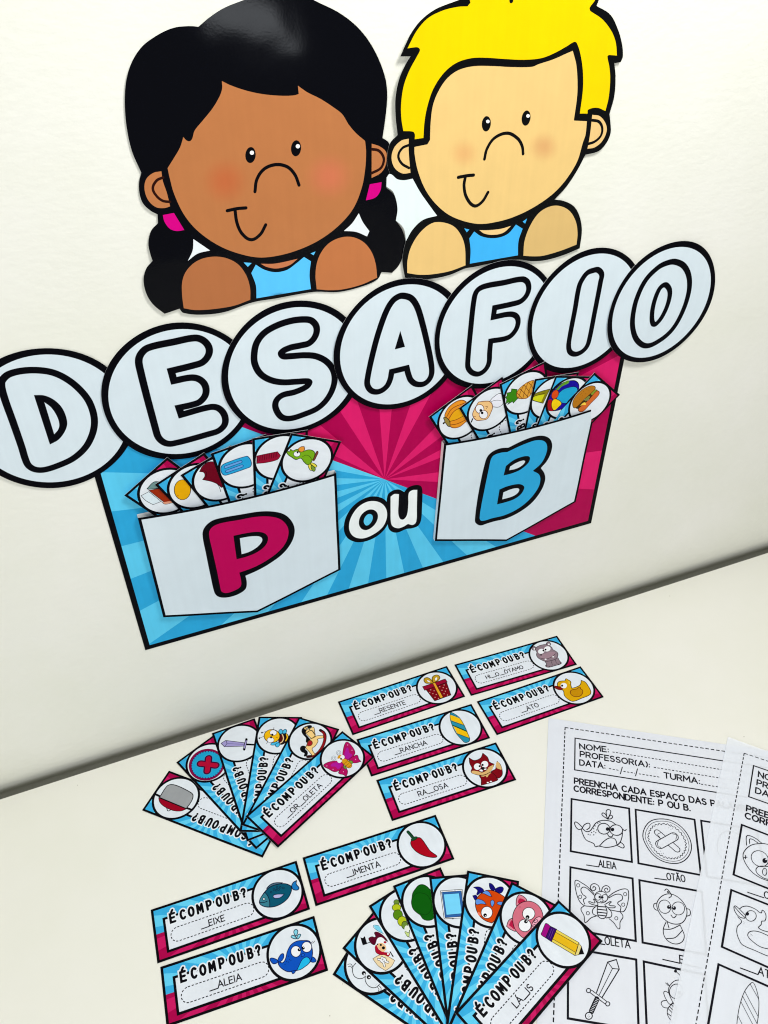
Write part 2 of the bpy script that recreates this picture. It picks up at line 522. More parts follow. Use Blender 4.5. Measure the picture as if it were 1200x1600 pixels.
# the black frame again over the rays' ends
poster_disp = lambda x, y: .35 * math.sin(x * .013 + 1) * math.sin(y * .02)
a.build('poster_sheet', root, M_POSTER, 0, .25, 24)

b = Art(wall_map(root, PO), (520, 740), 7.5)
b.F(BLACK, [(130, 620), (150, 520), (220, 400), (330, 310), (450, 268), (560, 280), (630, 330), (665, 480), (640, 600), (560, 700), (440, 775), (300, 805), (190, 770), (140, 700)])
b.F(BLACK, [(640, 260), (690, 205), (770, 185), (838, 215, 1), (880, 165), (960, 135), (1030, 145), (1050, 200), (1045, 400), (1035, 540), (1000, 610), (930, 640), (860, 650), (760, 690), (690, 680), (650, 630), (632, 450)])
W2 = (232, 238, 238)
b.F(W2, [(190, 610), (215, 510), (290, 400), (390, 335), (490, 322), (580, 355), (630, 430), (630, 530), (580, 630), (480, 710), (360, 758), (260, 745), (205, 690)])
b.F(BLACK, [(305, 580), (330, 490), (400, 430), (470, 422), (520, 460), (525, 530), (480, 610), (400, 660), (335, 645)])
b.F(BLUE2, [(362, 560), (385, 500), (430, 472), (465, 495), (460, 550), (420, 600), (385, 605)])
b.F(W2, [(677, 270, 1), (720, 240), (775, 240, 1), (770, 360), (768, 470), (790, 530), (830, 535), (870, 480), (885, 350), (890, 230), (930, 195), (990, 190, 1), (985, 380), (978, 560), (940, 600), (880, 590, 1), (820, 625), (760, 640), (700, 615), (680, 560), (677, 420)])
b.build('printed_word', root, M_POSTER, .05)

# ------------------------------------------------------------------ letter discs
def fit_c(px, rad, off):
    Q = ray_to(px, 1, off)[:, [0, 2]]; c = Q.mean(0)
    for _ in range(60):
        d = Q - c; l = np.linalg.norm(d, axis=1)
        J = -d / l[:, None]; r = l - rad
        c = c - np.linalg.lstsq(J, r, rcond=None)[0]
    return c
ZP = lambda o, s, P: [(o[0] + x / s, o[1] + y / s) for x, y in P]
DR = .0700
discs = [
 ('D', 'leftmost white paper disc lettered D, cut by the photo edge', ZP((0, 520), 6, [(400, 125), (490, 1457), (880, 1370), (1000, 310), (0, 240), (0, 1345)]), (0, 520), 6,
  [('S', 63, [(12, 470), (40, 420), (90, 385), (200, 357), (340, 350), (480, 368), (600, 418), (720, 505), (820, 620), (872, 740), (885, 850), (862, 960), (800, 1075), (690, 1175), (560, 1238), (420, 1282), (330, 1280), (270, 1245), (240, 1190), (200, 1060), (120, 830), (35, 590)]),
   ('F', [(318, 583, 1), (420, 588), (520, 638), (592, 720), (630, 840), (610, 920), (550, 1000), (468, 1047, 1)]), ('W', [(416, 650, 1), (480, 700), (535, 785), (556, 860), (543, 910), (508, 950, 1)])]),
 ('E', 'white paper disc lettered E between the discs lettered D and S', ZP((150, 490), 5, [(650, 58), (42, 600), (80, 410), (1068, 195), (52, 720), (330, 170), (600, 1150)]), (150, 490), 5,
  [('S', 53, [(335, 350), (375, 285), (440, 255), (600, 222), (770, 190), (835, 208), (880, 260), (880, 320), (835, 378), (770, 402), (587, 447, 1), (608, 525, 1), (740, 500), (805, 512), (852, 560), (856, 630), (812, 688), (750, 712), (648, 735, 1), (666, 790, 1), (890, 730), (955, 738), (1002, 790), (1007, 860), (962, 912), (890, 938), (600, 1015), (540, 1010), (490, 970), (465, 900), (345, 440)])]),
 ('S', 'white paper disc lettered S between the discs lettered E and A', ZP((330, 440), 5.217, [(720, 152), (97, 720), (620, 1235), (185, 450), (1085, 310), (1150, 940), (250, 1130)]), (330, 440), 5.217,
  [('S', 51, [(760, 308), (820, 320), (858, 370), (850, 440), (800, 500), (730, 520), (640, 540), (572, 578), (585, 606), (640, 608), (760, 600), (860, 610), (950, 660), (1000, 740), (1000, 840), (950, 950), (870, 1030), (760, 1080), (640, 1115), (570, 1100), (525, 1030), (530, 970), (580, 925), (680, 900), (770, 860), (800, 825), (785, 812), (700, 815), (580, 820), (480, 800), (400, 750), (355, 670), (350, 590), (370, 500), (430, 420), (530, 360), (650, 320)])]),
 ('A', 'white paper disc lettered A at the middle of the word', ZP((510, 420), 5.217, [(640, 78), (73, 660), (150, 390), (190, 1020), (500, 1152), (1000, 870), (1010, 215)]), (510, 420), 5.217,
  [('S', 47, [(630, 220), (690, 240), (735, 300), (770, 400), (820, 600), (857, 800), (850, 880), (800, 935), (735, 940), (690, 910), (668, 860), (655, 808, 1), (532, 838, 1), (520, 900), (490, 960), (430, 1000), (370, 995), (335, 950), (335, 890), (380, 680), (430, 500), (490, 340), (540, 260), (590, 225)]),
   ('F', [(602, 505, 1), (640, 635, 1), (557, 657, 1)])]),
 ('F', 'white paper disc lettered F between the discs lettered A and I', ZP((670, 400), 6, [(830, 52), (65, 760), (210, 380), (150, 1090), (1115, 240), (980, 950)]), (670, 400), 6,
  [('S', 49, [(425, 390), (455, 320), (525, 282), (700, 250), (870, 217), (920, 240), (937, 300), (915, 370), (860, 425), (780, 450), (617, 485, 1), (605, 573, 1), (760, 545), (820, 565), (837, 620), (810, 700), (740, 765), (580, 797, 1), (570, 900), (563, 1000), (530, 1065), (470, 1105), (410, 1095), (370, 1050), (365, 990), (390, 700)])]),
 ('I', 'white paper disc lettered I, just left of the last disc', ZP((810, 380), 6, [(820, 70), (83, 810), (280, 360), (150, 1070), (430, 1190), (1085, 225), (880, 975)]), (810, 380), 6,
  [('S', 47, [(700, 255), (745, 250), (780, 290), (770, 360), (720, 620), (665, 900), (640, 970), (590, 1020), (530, 1040), (485, 1020), (470, 970), (480, 880), (530, 620), (570, 400), (610, 320), (650, 275)])]),
 ('O', 'last and rightmost white paper disc, lettered O, over the corner of the poster', ZP((920, 360), 5.714, [(850, 97), (1130, 490), (480, 1178), (165, 830), (410, 310), (900, 930), (600, 180)]), (920, 360), 5.714,
  [('S', 45, [(770, 280), (850, 320), (895, 420), (890, 560), (830, 740), (740, 890), (620, 990), (510, 1030), (430, 980), (392, 880), (392, 760), (430, 600), (510, 440), (620, 330), (700, 290)]),
   ('S', 42, [(690, 488), (722, 540), (710, 640), (660, 760), (600, 835), (572, 830), (563, 760), (580, 650), (620, 540), (655, 495)])]),
]
for k, (ch, lab, px, org, sc, ops) in enumerate(discs):
    off = .0016 + .00055 * k
    c = fit_c(np.array(px), DR, off)
    root = wall_root('letter_disc', tuple(c), off)
    tag(root, lab, 'paper letter', 'white letter discs of the title')
    rr = random.Random(k + 3)
    ph = [rr.uniform(0, 6.28) for _ in range(3)]
    d = Art()
    def circ(r, j):
        return [(((r + j * (.5 * math.sin(3 * t + ph[0]) + .4 * math.sin(5 * t + ph[1]))) * math.cos(t)), ((r + j * (.5 * math.sin(3 * t + ph[0]) + .4 * math.sin(5 * t + ph[1]))) * math.sin(t))) for t in np.linspace(0, 2 * math.pi, 90, endpoint=False)]
    d.raw(BLACK, circ(70.0, .7)); d.raw(PAPER, circ(63.9, 0))
    ax = math.pi + rr.uniform(-.5, .5)
    lift = lambda x, y, ax=ax, p=ph[2]: 1.0 * max(0, (x * math.cos(ax) + y * math.sin(ax)) / 70) ** 2 + .05 * math.sin(x * .05 + p) * math.sin(y * .06)
    d.build('paper_disc', root, M_DISC, 0, .25, 7, lift)
    l = Art(wall_map(root, off), org, sc)
    for op in ops:
        if op[0] == 'S': l.L(BLACK, op[1], op[2], True, 7)
        elif op[0] == 'F': l.F(BLACK, op[1], 8)
        else: l.F(PAPER, op[1], 8)
    l.build('outlined_letter', root, M_DISC, .12, 0, 7, lift)

# ------------------------------------------------------------------ paper pockets
n2 = lambda u: u / np.linalg.norm(u)
def pocket(lab, pix, letter, org, sc, ops):
    ED, BU = 6.0, 7.0
    off = .0012
    P = np.array([wpt(p, .0012 + ED / 1000) for p in pix]); c = P.mean(0)
    root = wall_root('paper_pocket', tuple(c), off)
    tag(root, lab, 'paper pocket', 'paper pockets glued on the poster')
    f = wall_map(root, off + ED / 1000)
    q = f(pix)                       # TL, TR, BR, tip, BL
    w = q[1][0] - q[0][0]; h = q[0][1] - q[4][1]
    xm = (q[0][0] + q[1][0]) / 2
    def bulge(x, y):
        s_ = max(0.0, 1 - ((x - xm) / (w / 2)) ** 2); t_ = min(1, max(0, (y - q[4][1]) / h))
        return ED * (.8 + .2 * t_) + BU * s_ * t_ ** 1.3 + .25 * math.sin(x * .05) * math.sin(y * .07)
    a = Art(f)
    top = [q[0] + (q[1] - q[0]) * t for t in np.linspace(0, 1, 24)]
    a.add(top + [q[2], q[3], q[4]], BLACK)
    bw = 2.9
    # white panel: the outline moved inwards by the border's width
    ring = [q[0], q[1], q[2], q[3], q[4]]; inn = []
    for i in range(5):
        d0 = n2(ring[i] - ring[i - 1]); d1 = n2(ring[(i + 1) % 5] - ring[i])
        m0 = np.array([d0[1], -d0[0]]); m1 = np.array([d1[1], -d1[0]])
        mm = m0 + m1; inn.append(ring[i] + mm * (bw / max(.3, 1 + m0 @ m1)))
    a.add([inn[0] + (inn[1] - inn[0]) * t for t in np.linspace(0, 1, 24)] + inn[2:], PAPER)
    yt = min(q[0][1], q[1][1])
    a.build('pocket_front', root, M_DISC, 0, .3, 6, bulge, open_side=lambda u, v: u[1] > yt - 3.2 and v[1] > yt - 3.2, to_zero=True)
    l = Art(wall_map(root, off + (ED + BU * .55) / 1000), org, sc)
    for col, pts in ops: l.F(col, pts, 7)
    l.build('printed_letter', root, M_DISC, .14, 0, 6, bulge)
    return root
pocket('white paper pocket with a big pink P on the blue half of the poster', [(215.3, 809.3), (525.5, 739.0), (532.7, 891.5), (402.5, 957.8), (255.5, 965.7)], 'P', (300, 780), 6.667, [
 (BLACK, [(110, 370), (130, 290), (200, 220), (300, 185), (500, 150), (700, 122), (850, 127), (970, 165), (1050, 250), (1075, 350), (1040, 470), (950, 590), (820, 690), (700, 760), (565, 820, 1), (580, 890), (570, 960), (510, 1010), (420, 1045), (330, 1055), (270, 1035), (240, 990), (200, 820), (150, 580)]),
 ((182, 4, 84), [(178, 370), (190, 310), (240, 265), (330, 235), (480, 210), (650, 180), (800, 178), (920, 210), (990, 280), (1010, 360), (980, 470), (900, 570), (780, 660), (650, 730), (500, 785, 1), (518, 860), (518, 930), (470, 970), (370, 1005), (320, 990), (305, 950), (270, 780), (220, 560)]),
 (BLACK, [(432, 382, 1), (560, 355), (680, 342), (760, 360), (795, 410), (770, 490), (690, 560), (580, 610), (470, 640, 1)]),
 (PAPER, [(500, 410, 1), (600, 392), (690, 390), (730, 410), (730, 450), (680, 510), (600, 560), (522, 585, 1)])])
pocket('white paper pocket with a big blue B on the pink half of the poster', [(693.8, 693.3), (930.5, 637.5), (900.3, 785.3), (791.7, 846.5), (680, 846.3)], 'B', (720, 660), 7.5, [
 (BLACK, [(185, 1160), (195, 1205), (250, 1235), (320, 1215), (400, 1190), (560, 1150), (720, 1070), (860, 960), (960, 820), (1003, 690), (990, 610), (945, 542, 1), (1020, 450), (1065, 340), (1070, 250), (1030, 180), (940, 148), (820, 165), (700, 210), (550, 287, 1), (460, 295), (370, 335), (310, 400), (280, 500), (240, 720), (205, 950)]),
 (BLUE, [(240, 1140), (255, 1175), (300, 1175), (380, 1150), (540, 1110), (700, 1030), (830, 920), (920, 790), (945, 690), (925, 620), (850, 575, 1), (950, 480), (1005, 360), (1010, 270), (970, 215), (880, 203), (780, 230), (660, 280), (540, 340, 1), (460, 350), (380, 385), (350, 440), (330, 560), (290, 800), (255, 1000)]),
 (BLACK, [(530, 512, 1), (620, 440), (720, 400), (790, 395), (812, 420), (790, 480), (700, 560), (600, 605), (508, 630, 1)]),
 (PAPER, [(580, 520, 1), (650, 475), (730, 447), (755, 460), (710, 515), (640, 550), (572, 565, 1)]),
 (BLACK, [(465, 800, 1), (560, 760), (680, 735), (740, 750), (757, 785), (720, 860), (640, 920), (540, 955), (440, 980, 1)]),
 (PAPER, [(512, 835, 1), (600, 798), (670, 785), (698, 800), (680, 845), (620, 885), (500, 920, 1)])])

# ------------------------------------------------------------------ the two children cut from paper
def cutout(lab, ctr, off, lift):
    root = wall_root('child_cutout', wpt(ctr, off), off)
    tag(root, lab, 'paper cutout', 'cartoon children cut from paper')
    mp = wall_map(root, off)
    def part(name, z, ops, par=None, thick=0, mat=None, grid=6):
        a = Art(mp)
        for op in ops:
            a.org = np.array([0.0, 0.0]); a.sc = 1.0
            if op[0] == 'F': a.F(op[1], op[2], 8)
            elif op[0] == 'L': a.L(op[1], op[2], op[3], False, 8)
            elif op[0] == 'C': a.C(op[1], *op[2], n=24)
            elif op[0] == 'B':             # airbrushed blush disc
                cx, cy, r = op[1]; c1, c2 = op[2], op[3]
                for i in range(14):
                    t = i / 13; g = t * t * (3 - 2 * t)
                    a.C(tuple(c1[k] + (c2[k] - c1[k]) * g for k in range(3)), cx, cy, r * (1 - t * .93), n=28)
        return a.build(name, par or root, mat or M_GLOSS, z * 2.2, thick, grid, lift)
    return root, part
def Zf(o, s): return lambda *P: [(o[0] + p[0] / s, o[1] + p[1] / s) + tuple(p[2:]) for p in P]
z1 = Zf((180, 0), 5); z2 = Zf((400, 0), 5); z3 = Zf((200, 230), 4.615); z4 = Zf((400, 230), 4.615)
z5 = Zf((590, 0), 5); z6 = Zf((780, 0), 5); z7 = Zf((590, 200), 5); z8 = Zf((740, 200), 5)

SKIN = (180, 115, 69); DK = (40, 12, 6); HAIR = (2, 3, 9)
glift = lambda x, y: 1.6 * max(0, (-x - 60) / 90) ** 2 + .5 * math.sin(x * .022) * math.sin(y * .027 + 1) + .6
root, part = cutout('brown-skinned cartoon girl with black braids and pink hair ties, cut from paper', (420, 260), .0010, glift)
sil = z1((648, 208, 1), (600, 203), (560, 203), (480, 210), (400, 235), (300, 290), (210, 360), (140, 460), (95, 580), (75, 720), (78, 900), (100, 1060), (135, 1195)) + \
 z3((95, 182, 1), (80, 240), (80, 320), (105, 400), (160, 455), (212, 483, 1), (215, 545, 1), (165, 600), (145, 690), (160, 770), (175, 815, 1), (130, 870), (110, 950), (130, 1050), (180, 1130), (262, 1197, 1)) + \
 [(280, 481.5, 1), (286, 488), (314, 491), (350, 487), (394, 472), (430, 466), (490, 456), (530, 456), (570, 446), (590, 436), (596, 425, 1)] + \
 z4((980, 905, 1), (1030, 850), (1065, 760), (1075, 680), (1055, 600), (1010, 530, 1), (1018, 440), (990, 340), (935, 290, 1), (935, 220, 1)) + [(609, 268), (611, 245), (607, 223)] + \
 z2((985, 1075, 1), (1010, 900), (1022, 750), (1010, 620), (960, 470), (880, 320), (780, 200), (650, 100), (480, 15)) + [(470, -9), (435, -15), (405, -9), (380, 0), (350, 12), (328, 26)]
part('cut_paper_sheet', 0, [('F', HAIR, sil), ('F', (225, 232, 236), z3((470, 660, 1), (590, 742, 1), (500, 765), (430, 817, 1), (465, 740))), ('F', (225, 232, 236), z4((740, 475, 1), (770, 540), (817, 605, 1), (800, 643, 1), (720, 610), (633, 603, 1), (690, 550)))], None, .25)
part('face', .05, [('F', SKIN, [(346.4, 126.4, 1), (360, 133), (380, 140), (400, 145), (420, 148), (444, 149.4), (459, 148.6), (466.2, 146.5, 1), (465, 133.6, 1), (480, 144), (500, 154), (520, 167), (534, 178), (544, 194), (556, 208), (569.6, 219.6, 1), (571.2, 236), (570, 262.5), (564.7, 292.8), (551.7, 325.3), (530, 351.3), (501.8, 373), (471.5, 388), (439, 398), (405.9, 401.8), (373.3, 395.8), (340.8, 382.8), (308.3, 360), (286.7, 334), (271.5, 301.5), (265, 277.7), (261.8, 262.5, 1), (271.5, 247), (281.3, 230), (286.4, 214, 1), (291, 219), (296, 220.6), (300, 217), (304, 204), (316, 189), (332, 169), (343, 150), (346.8, 138)]),
  ('B', (352, 283, 44), SKIN, (186, 102, 60)), ('B', (514, 275, 46), SKIN, (198, 112, 78))])
for s_, c_, h_ in (((391.1, 241.9, 8, 12.5, 4), 0, (393.3, 238.3, 3.3)), ((462, 231.2, 7.8, 12.5, 4), 0, (464.8, 228, 3.3))):
    part('eye', .09, [('C', HAIR, s_), ('C', (240, 240, 240), h_)])
part('nose', .09, [('L', HAIR, 5, [(398, 299), (401, 280), (412, 264), (430, 256.8), (448, 260), (460, 272), (466.8, 288.8)])])
part('mouth', .09, [('L', HAIR, 5, [(354.8, 328.8), (370, 325.6), (384, 324.4)]), ('L', HAIR, 5, [(366.8, 327), (370, 348), (378, 364.8), (392, 374), (406, 366), (414.8, 350.8)])])
ER = (183, 116, 70)
part('ear', .05, [('F', ER, z3((240, 172, 1), (180, 185), (130, 230), (118, 300), (145, 380), (200, 430), (260, 437), (303, 425, 1), (280, 330), (250, 240))), ('L', DK, 4.2, z3((252, 217), (205, 240), (178, 295), (205, 350), (250, 385), (302, 393)))])
part('ear', .05, [('F', ER, [(580, 224, 1), (592, 228), (602, 236), (603.5, 246), (601, 260), (594, 270), (580, 277.7, 1)]), ('L', DK, 4.2, z4((833, 12), (880, 22), (912, 60), (918, 100), (895, 150), (831, 185)))])
HT = (206, 0, 128)
part('hair_tie', .05, [('F', HT, z3((250, 487, 1), (330, 472, 1), (405, 595, 1), (350, 602), (300, 585), (262, 535)))])
part('hair_tie', .05, [('F', HT, z4((818, 265, 1), (903, 250, 1), (895, 310), (860, 360), (790, 382, 1)))])
part('shoulder', .05, [('F', (172, 106, 64), z3((400, 1157, 1), (388, 1060), (390, 960), (425, 880), (500, 815), (600, 787), (700, 795), (790, 840), (850, 920), (878, 1010), (880, 1097, 1), (760, 1140), (600, 1165), (480, 1170)))])
part('shoulder', .05, [('F', (186, 114, 68), z4((437, 1023, 1), (428, 920), (445, 810), (500, 715), (580, 660), (680, 645), (770, 680), (830, 750), (862, 840), (873, 940, 1), (760, 990), (620, 1025), (520, 1030)))])
SH = (86, 190, 248)
part('shirt', .05, [('F', SH, [(399.3, 413, 1), (412.3, 420.7), (429.7, 424.8), (447, 421.8), (459, 414), (474.8, 401.2, 1), (485.6, 408, 1), (483.4, 429.3), (485.6, 451.4, 1), (400.4, 465.5, 1), (399.3, 445), (392.2, 426, 1)]),
  ('F', SH, z3((832, 828, 1), (890, 832, 1), (862, 860, 1))), ('F', SH, z4((428, 750, 1), (392, 765, 1), (415, 778, 1)))])
part('neck', .05, [('F', (190, 116, 76), [(407, 411.6, 1), (430, 411.3), (465, 404, 1), (452, 414), (432.5, 419), (417, 416.8)])])

SKB = (226, 192, 124); HB = (6, 8, 10)
blift = lambda x, y: .9 + 3.2 * max(0, (-x - 10) / 75) ** 2 * max(0, (y + 10) / 110) + .4 * math.sin(x * .03) * math.sin(y * .025)
root, part = cutout('blond cartoon boy with yellow hair and a light blue shirt, cut from paper', (780, 210), .0016, blift)
sil = [(622.6, 87, 1), (630, 70), (640, 50), (656, 30), (678, 14), (710, 1.6), (728, -4, 1), (745, -20), (775, -24), (797, -10, 1), (830, -27), (880, -29), (920, -21), (936, -4, 1), (931, 9, 1), (952, 22), (964, 44), (971, 68), (972.4, 88), (969, 97, 1), (959, 98.5, 1), (961, 120), (959, 150), (951.5, 178, 1), (953, 192), (953, 208), (946, 224), (934, 236), (914, 241.5, 1), (900, 268), (884, 292), (866, 311.6, 1), (880, 313.6), (896, 322), (905, 338), (908.4, 360), (905, 387.6, 1), (880, 398), (852, 406), (830, 407.6), (808, 405), (776, 409), (740, 416.6), (726, 419), (702, 429), (674, 435), (646, 436), (632, 433, 1), (628, 408), (630, 390), (633, 376), (632, 360), (627, 352), (618, 344.4, 1), (620.4, 324), (614, 300), (603, 291, 1), (603.6, 277), (608.4, 271, 1), (604, 254), (605, 236), (609, 222), (620, 210, 1), (616.4, 180), (616, 150), (622, 120), (632, 98), (639, 87, 1)]
part('cut_paper_sheet', 0, [('F', HB, sil), ('F', (222, 234, 234), z7((66, 455, 1), (68, 385, 1), (95, 357), (150, 397), (205, 405), (270, 393, 1), (330, 500), (400, 600), (460, 682, 1), (350, 715), (270, 790), (218, 880, 1), (207, 800), (185, 760), (140, 722, 1), (152, 620), (120, 500)))], None, .25)
part('hair', .05, [('F', (234, 202, 0), [(731, -9, 1), (734, 4, 1), (729.5, 9.6, 1), (714, 10.4), (690, 16), (666, 28), (648, 48), (634, 74.4, 1), (650, 73), (654, 77), (650, 86), (638, 108), (629, 132), (625, 160), (625.6, 184), (629, 204, 1), (644, 205), (647, 209), (647, 217, 1), (660.6, 215, 1), (662.4, 188), (667, 164), (676, 138), (692, 114), (712, 98), (736, 90.6), (760, 90), (790, 92), (820, 93), (846, 90), (866, 82), (884, 72), (896, 65), (900, 67), (906, 86), (909.6, 112), (909.6, 140), (905, 177, 1), (917, 177, 1), (918, 171), (932, 168), (945, 173, 1), (950, 152), (952.4, 124), (951, 104), (948, 88), (950, 85.6, 1), (963, 86.4, 1), (961, 66), (954, 48), (940, 30), (921, 17, 1), (920, 12), (929, -2), (926, -14), (880, -22), (835, -20), (800, -3), (790, -17), (750, -15)]),
  ('L', HB, 7, [(797, -12), (798, 1)])])
part('face', .05, [('F', SKB, [(671, 218, 1), (672, 190), (675, 166), (682, 146), (696, 124), (714, 110), (738, 103.4), (770, 103), (796, 104.4), (830, 104), (840, 100), (864, 92), (884, 83), (893.6, 79, 1), (899, 100), (901, 124), (900.6, 150), (895.6, 188, 1), (916, 189, 1), (914, 210), (910, 222), (901, 252), (884, 280), (864, 302), (836, 322), (806, 337), (776, 346), (744, 349), (706, 338), (682, 320), (664, 296), (652, 266), (647, 240), (646.6, 229, 1), (667, 225, 1)]),
  ('B', (724, 239, 29), SKB, (222, 174, 112)), ('B', (849, 229, 30), SKB, (214, 166, 108))])
part('eye', .09, [('C', HB, (759, 193, 7, 12, 5)), ('C', (240, 240, 240), (761.4, 189.3, 2.8))])
part('eye', .09, [('C', HB, (821, 184, 6.8, 12, 8)), ('C', (240, 240, 240), (824, 180.6, 2.8))])
part('nose', .09, [('L', HB, 4.6, [(756, 248), (760, 232), (772, 215), (792, 207.6), (808, 216), (815, 228), (816.6, 240)])])
part('mouth', .09, [('L', HB, 4.8, [(715, 276.4), (728, 274), (739, 273)]), ('L', HB, 4.8, [(726, 276), (724, 290), (728, 308), (740, 321), (752, 315), (761.6, 300)])])
ERB = (226, 190, 126)
part('ear', .05, [('F', ERB, z7((238, 80, 1), (180, 95), (125, 150), (105, 230), (130, 310), (190, 352), (253, 347, 1), (244, 250), (238, 160))), ('L', HB, 4, z7((240, 130), (188, 155), (158, 215), (185, 275), (242, 310)))])
part('ear', .05, [('F', ERB, z6((722, 895, 1), (780, 905), (825, 960), (835, 1020), (800, 1100), (740, 1150), (685, 1160, 1), (705, 1050))), ('L', HB, 4, z6((722, 937), (775, 950), (800, 1000), (788, 1060), (740, 1105), (692, 1122)))])
part('shoulder', .05, [('F', (226, 190, 122), z7((228, 1130, 1), (230, 1030), (260, 920), (330, 810), (420, 740), (500, 733), (590, 765), (650, 840), (678, 930), (683, 1070, 1), (560, 1115), (420, 1140), (320, 1143)))])
part('shoulder', .05, [('F', (212, 178, 114), z8((385, 995, 1), (395, 880), (440, 760), (510, 660), (600, 610), (680, 610), (750, 650), (795, 730), (808, 820), (800, 908, 1), (680, 955), (540, 995), (460, 1000)))])
SB = (62, 174, 238)
part('shirt', .05, [('F', SB, z7((750, 805, 1), (800, 840), (870, 857), (950, 852), (1020, 820), (1078, 752, 1), (1130, 785, 1), (1098, 880), (1093, 992, 1), (717, 1057, 1), (722, 950), (712, 860, 1))), ('F', SB, z7((672, 780, 1), (712, 790, 1), (692, 812, 1))), ('F', SB, z7((1165, 705, 1), (1130, 730, 1), (1150, 745, 1)))])
part('neck', .05, [('F', (232, 196, 134), z7((790, 795, 1), (860, 795), (960, 785), (1040, 762, 1), (980, 815), (900, 832), (830, 822)))])
# ------------------------------------------------------------------ picture cards
CW, CH, CT = 160.0, 56.8, .28
CURL = lambda x, y: .45 * (x / 80) ** 2 + .05 * math.sin(x * .06) * math.sin(y * .09)
def U(u, w): return (u - CW / 2, CH / 2 - w)          # u from the left edge, w down from the top edge
def card_art():
    a = Art()
    x0, y0, x1, y1 = -CW / 2, -CH / 2, CW / 2, CH / 2
    a.add([(x0, y0), (x1, y0), (x1, y1), (x0, y1)], BLACK)
    b = 2.6; x0 += b; y0 += b; x1 -= b; y1 -= b
    a.add([(x0, y0), (x1, y0), (x1, y1), (x0, y1)], (54, 170, 222))
    a.add([(x0, y0), (x1, y0), (x1, .6), (x0, .6)], (166, 0, 72))
    n = 40
    for k in range(0, n, 2):
        t0 = 2 * math.pi * k / n + .05; t1 = 2 * math.pi * (k + 1) / n + .05
        q = [(0, 0), (200 * math.cos(t0), 200 * math.sin(t0)), (200 * math.cos(t1), 200 * math.sin(t1))]
        if math.sin((t0 + t1) / 2) > 0: a.add(clip_rect(q, x0, .6, x1, y1), (98, 204, 240))
        else: a.add(clip_rect(q, x0, y0, x1, .6), (198, 22, 96))
    a.add([U(10.6, 13.0), U(126, 13.0), U(126, 50.0), U(10.6, 50.0)], BLACK)
    a.add([U(13.2, 15.6), U(126, 15.6), U(126, 47.4), U(13.2, 47.4)], (222, 228, 236))
    # dashed pill
    xa, xb, yc, r = U(24.0, 0)[0], U(96.5, 0)[0], U(0, 34.6)[1], 7.3
    path = [(xa, yc + r), (xb, yc + r)] + [(xb + r * math.cos(t), yc + r * math.sin(t)) for t in np.linspace(math.pi / 2, -math.pi / 2, 14)] + [(xb, yc - r), (xa, yc - r)] + [(xa + r * math.cos(t), yc + r * math.sin(t)) for t in np.linspace(-math.pi / 2, -math.pi * 1.5, 14)]
    P = np.array(path); sg = np.linalg.norm(np.diff(P, axis=0), axis=1); cs = np.concatenate([[0], np.cumsum(sg)])
    def at(t):
        i = min(len(sg) - 1, int(np.searchsorted(cs, t, 'right') - 1)); return P[i] + (P[i + 1] - P[i]) * ((t - cs[i]) / max(sg[i], 1e-6))
    t = 0
    while t < cs[-1] - 2.3:
        a.stroke(np.array([at(t), at(t + 1.15), at(t + 2.3)]), .95, (24, 22, 30), cap=False); t += 3.75
    return a
M_card = card_art().build('printed_sheet', None, M_CARD, 0, CT, 10, CURL, side=(232, 234, 236))
a = Art()
words = [('É', 18.6, 23.0, 0), ('COM', 29.4, 52.2, .3), ('P', 57.4, 61.4, -.2), ('OU', 67.8, 80.2, .2), ('B?', 86.6, 98.4, 0)]
for halo in (True, False):
    for wd, ua, ub, dy in words:
        a.text(wd, U(ua, 20.4 + dy - (ua - 50) * .008), U(ub, 20.4 + dy - (ub - 50) * .008), 9.0, 5.3 if halo else 2.5, (226, 232, 238) if halo else BLACK, gap=.72)
M_title = a.build('title_lettering', None, M_CARD, .04, 0, 10, CURL)
a = Art()
a.C(BLACK, CW / 2 - CH / 2 - .1, 0, CH / 2 - .1, n=48); a.C((222, 229, 236), CW / 2 - CH / 2 - .1, 0, CH / 2 - 2.8, n=48)
M_disc = a.build('picture_disc', None, M_CARD, .05, 0, 10, CURL)
PROTO = [M_card.data, M_title.data, M_disc.data]
for o in (M_card, M_title, M_disc): bpy.data.objects.remove(o)

def card(mat, label, group, word, mp_plane, org, sc, ops, word_u=60.0, word_h=6.3):
    """mat: the card's frame; mp_plane(root, height) gives the photograph-to-card mapping for its picture"""
    root = empty('word_card', mat)
    tag(root, label, 'picture card', group)
    for nm, me in zip(('printed_sheet', 'title_lettering', 'picture_disc'), PROTO):
        o = put(nm, me, root)
        if nm == 'picture_disc': disc = o
    if word:
        st, W = layout(word); W *= word_h * 1.02
        t = Art(); t.text(word, U(word_u - W / 2, 37.6), U(word_u + W / 2, 37.6), word_h, 1.1, (30, 28, 36))
        t.build('word_lettering', root, M_CARD, .04, 0, 10, CURL)
    a = Art(mp_plane(root), org, sc)
    for op in ops: getattr(a, op[0])(*op[1:])
    keep = []
    lim = CH / 2 - 2.8; cc = np.array([CW / 2 - CH / 2 - .1, 0])
    for P, c in a.items:                                  # the picture stays inside its disc
        d = P - cc; l = np.linalg.norm(d, axis=1)
        if l.min() > lim: continue
        P = cc + d * np.minimum(1, lim / np.maximum(l, 1e-6))[:, None]
        keep.append((P, c))
    a.items = keep
    if keep: a.build('picture', disc, M_CARD, .09, 0, 10, CURL)
    return root

def frame(o, ex, ey, c):
    ez = np.cross(ex, ey)
    m = Matrix.Identity(4)
    for i in range(3): m[i][0] = ex[i]; m[i][1] = ey[i]; m[i][2] = ez[i]; m[i][3] = c[i]
    return m

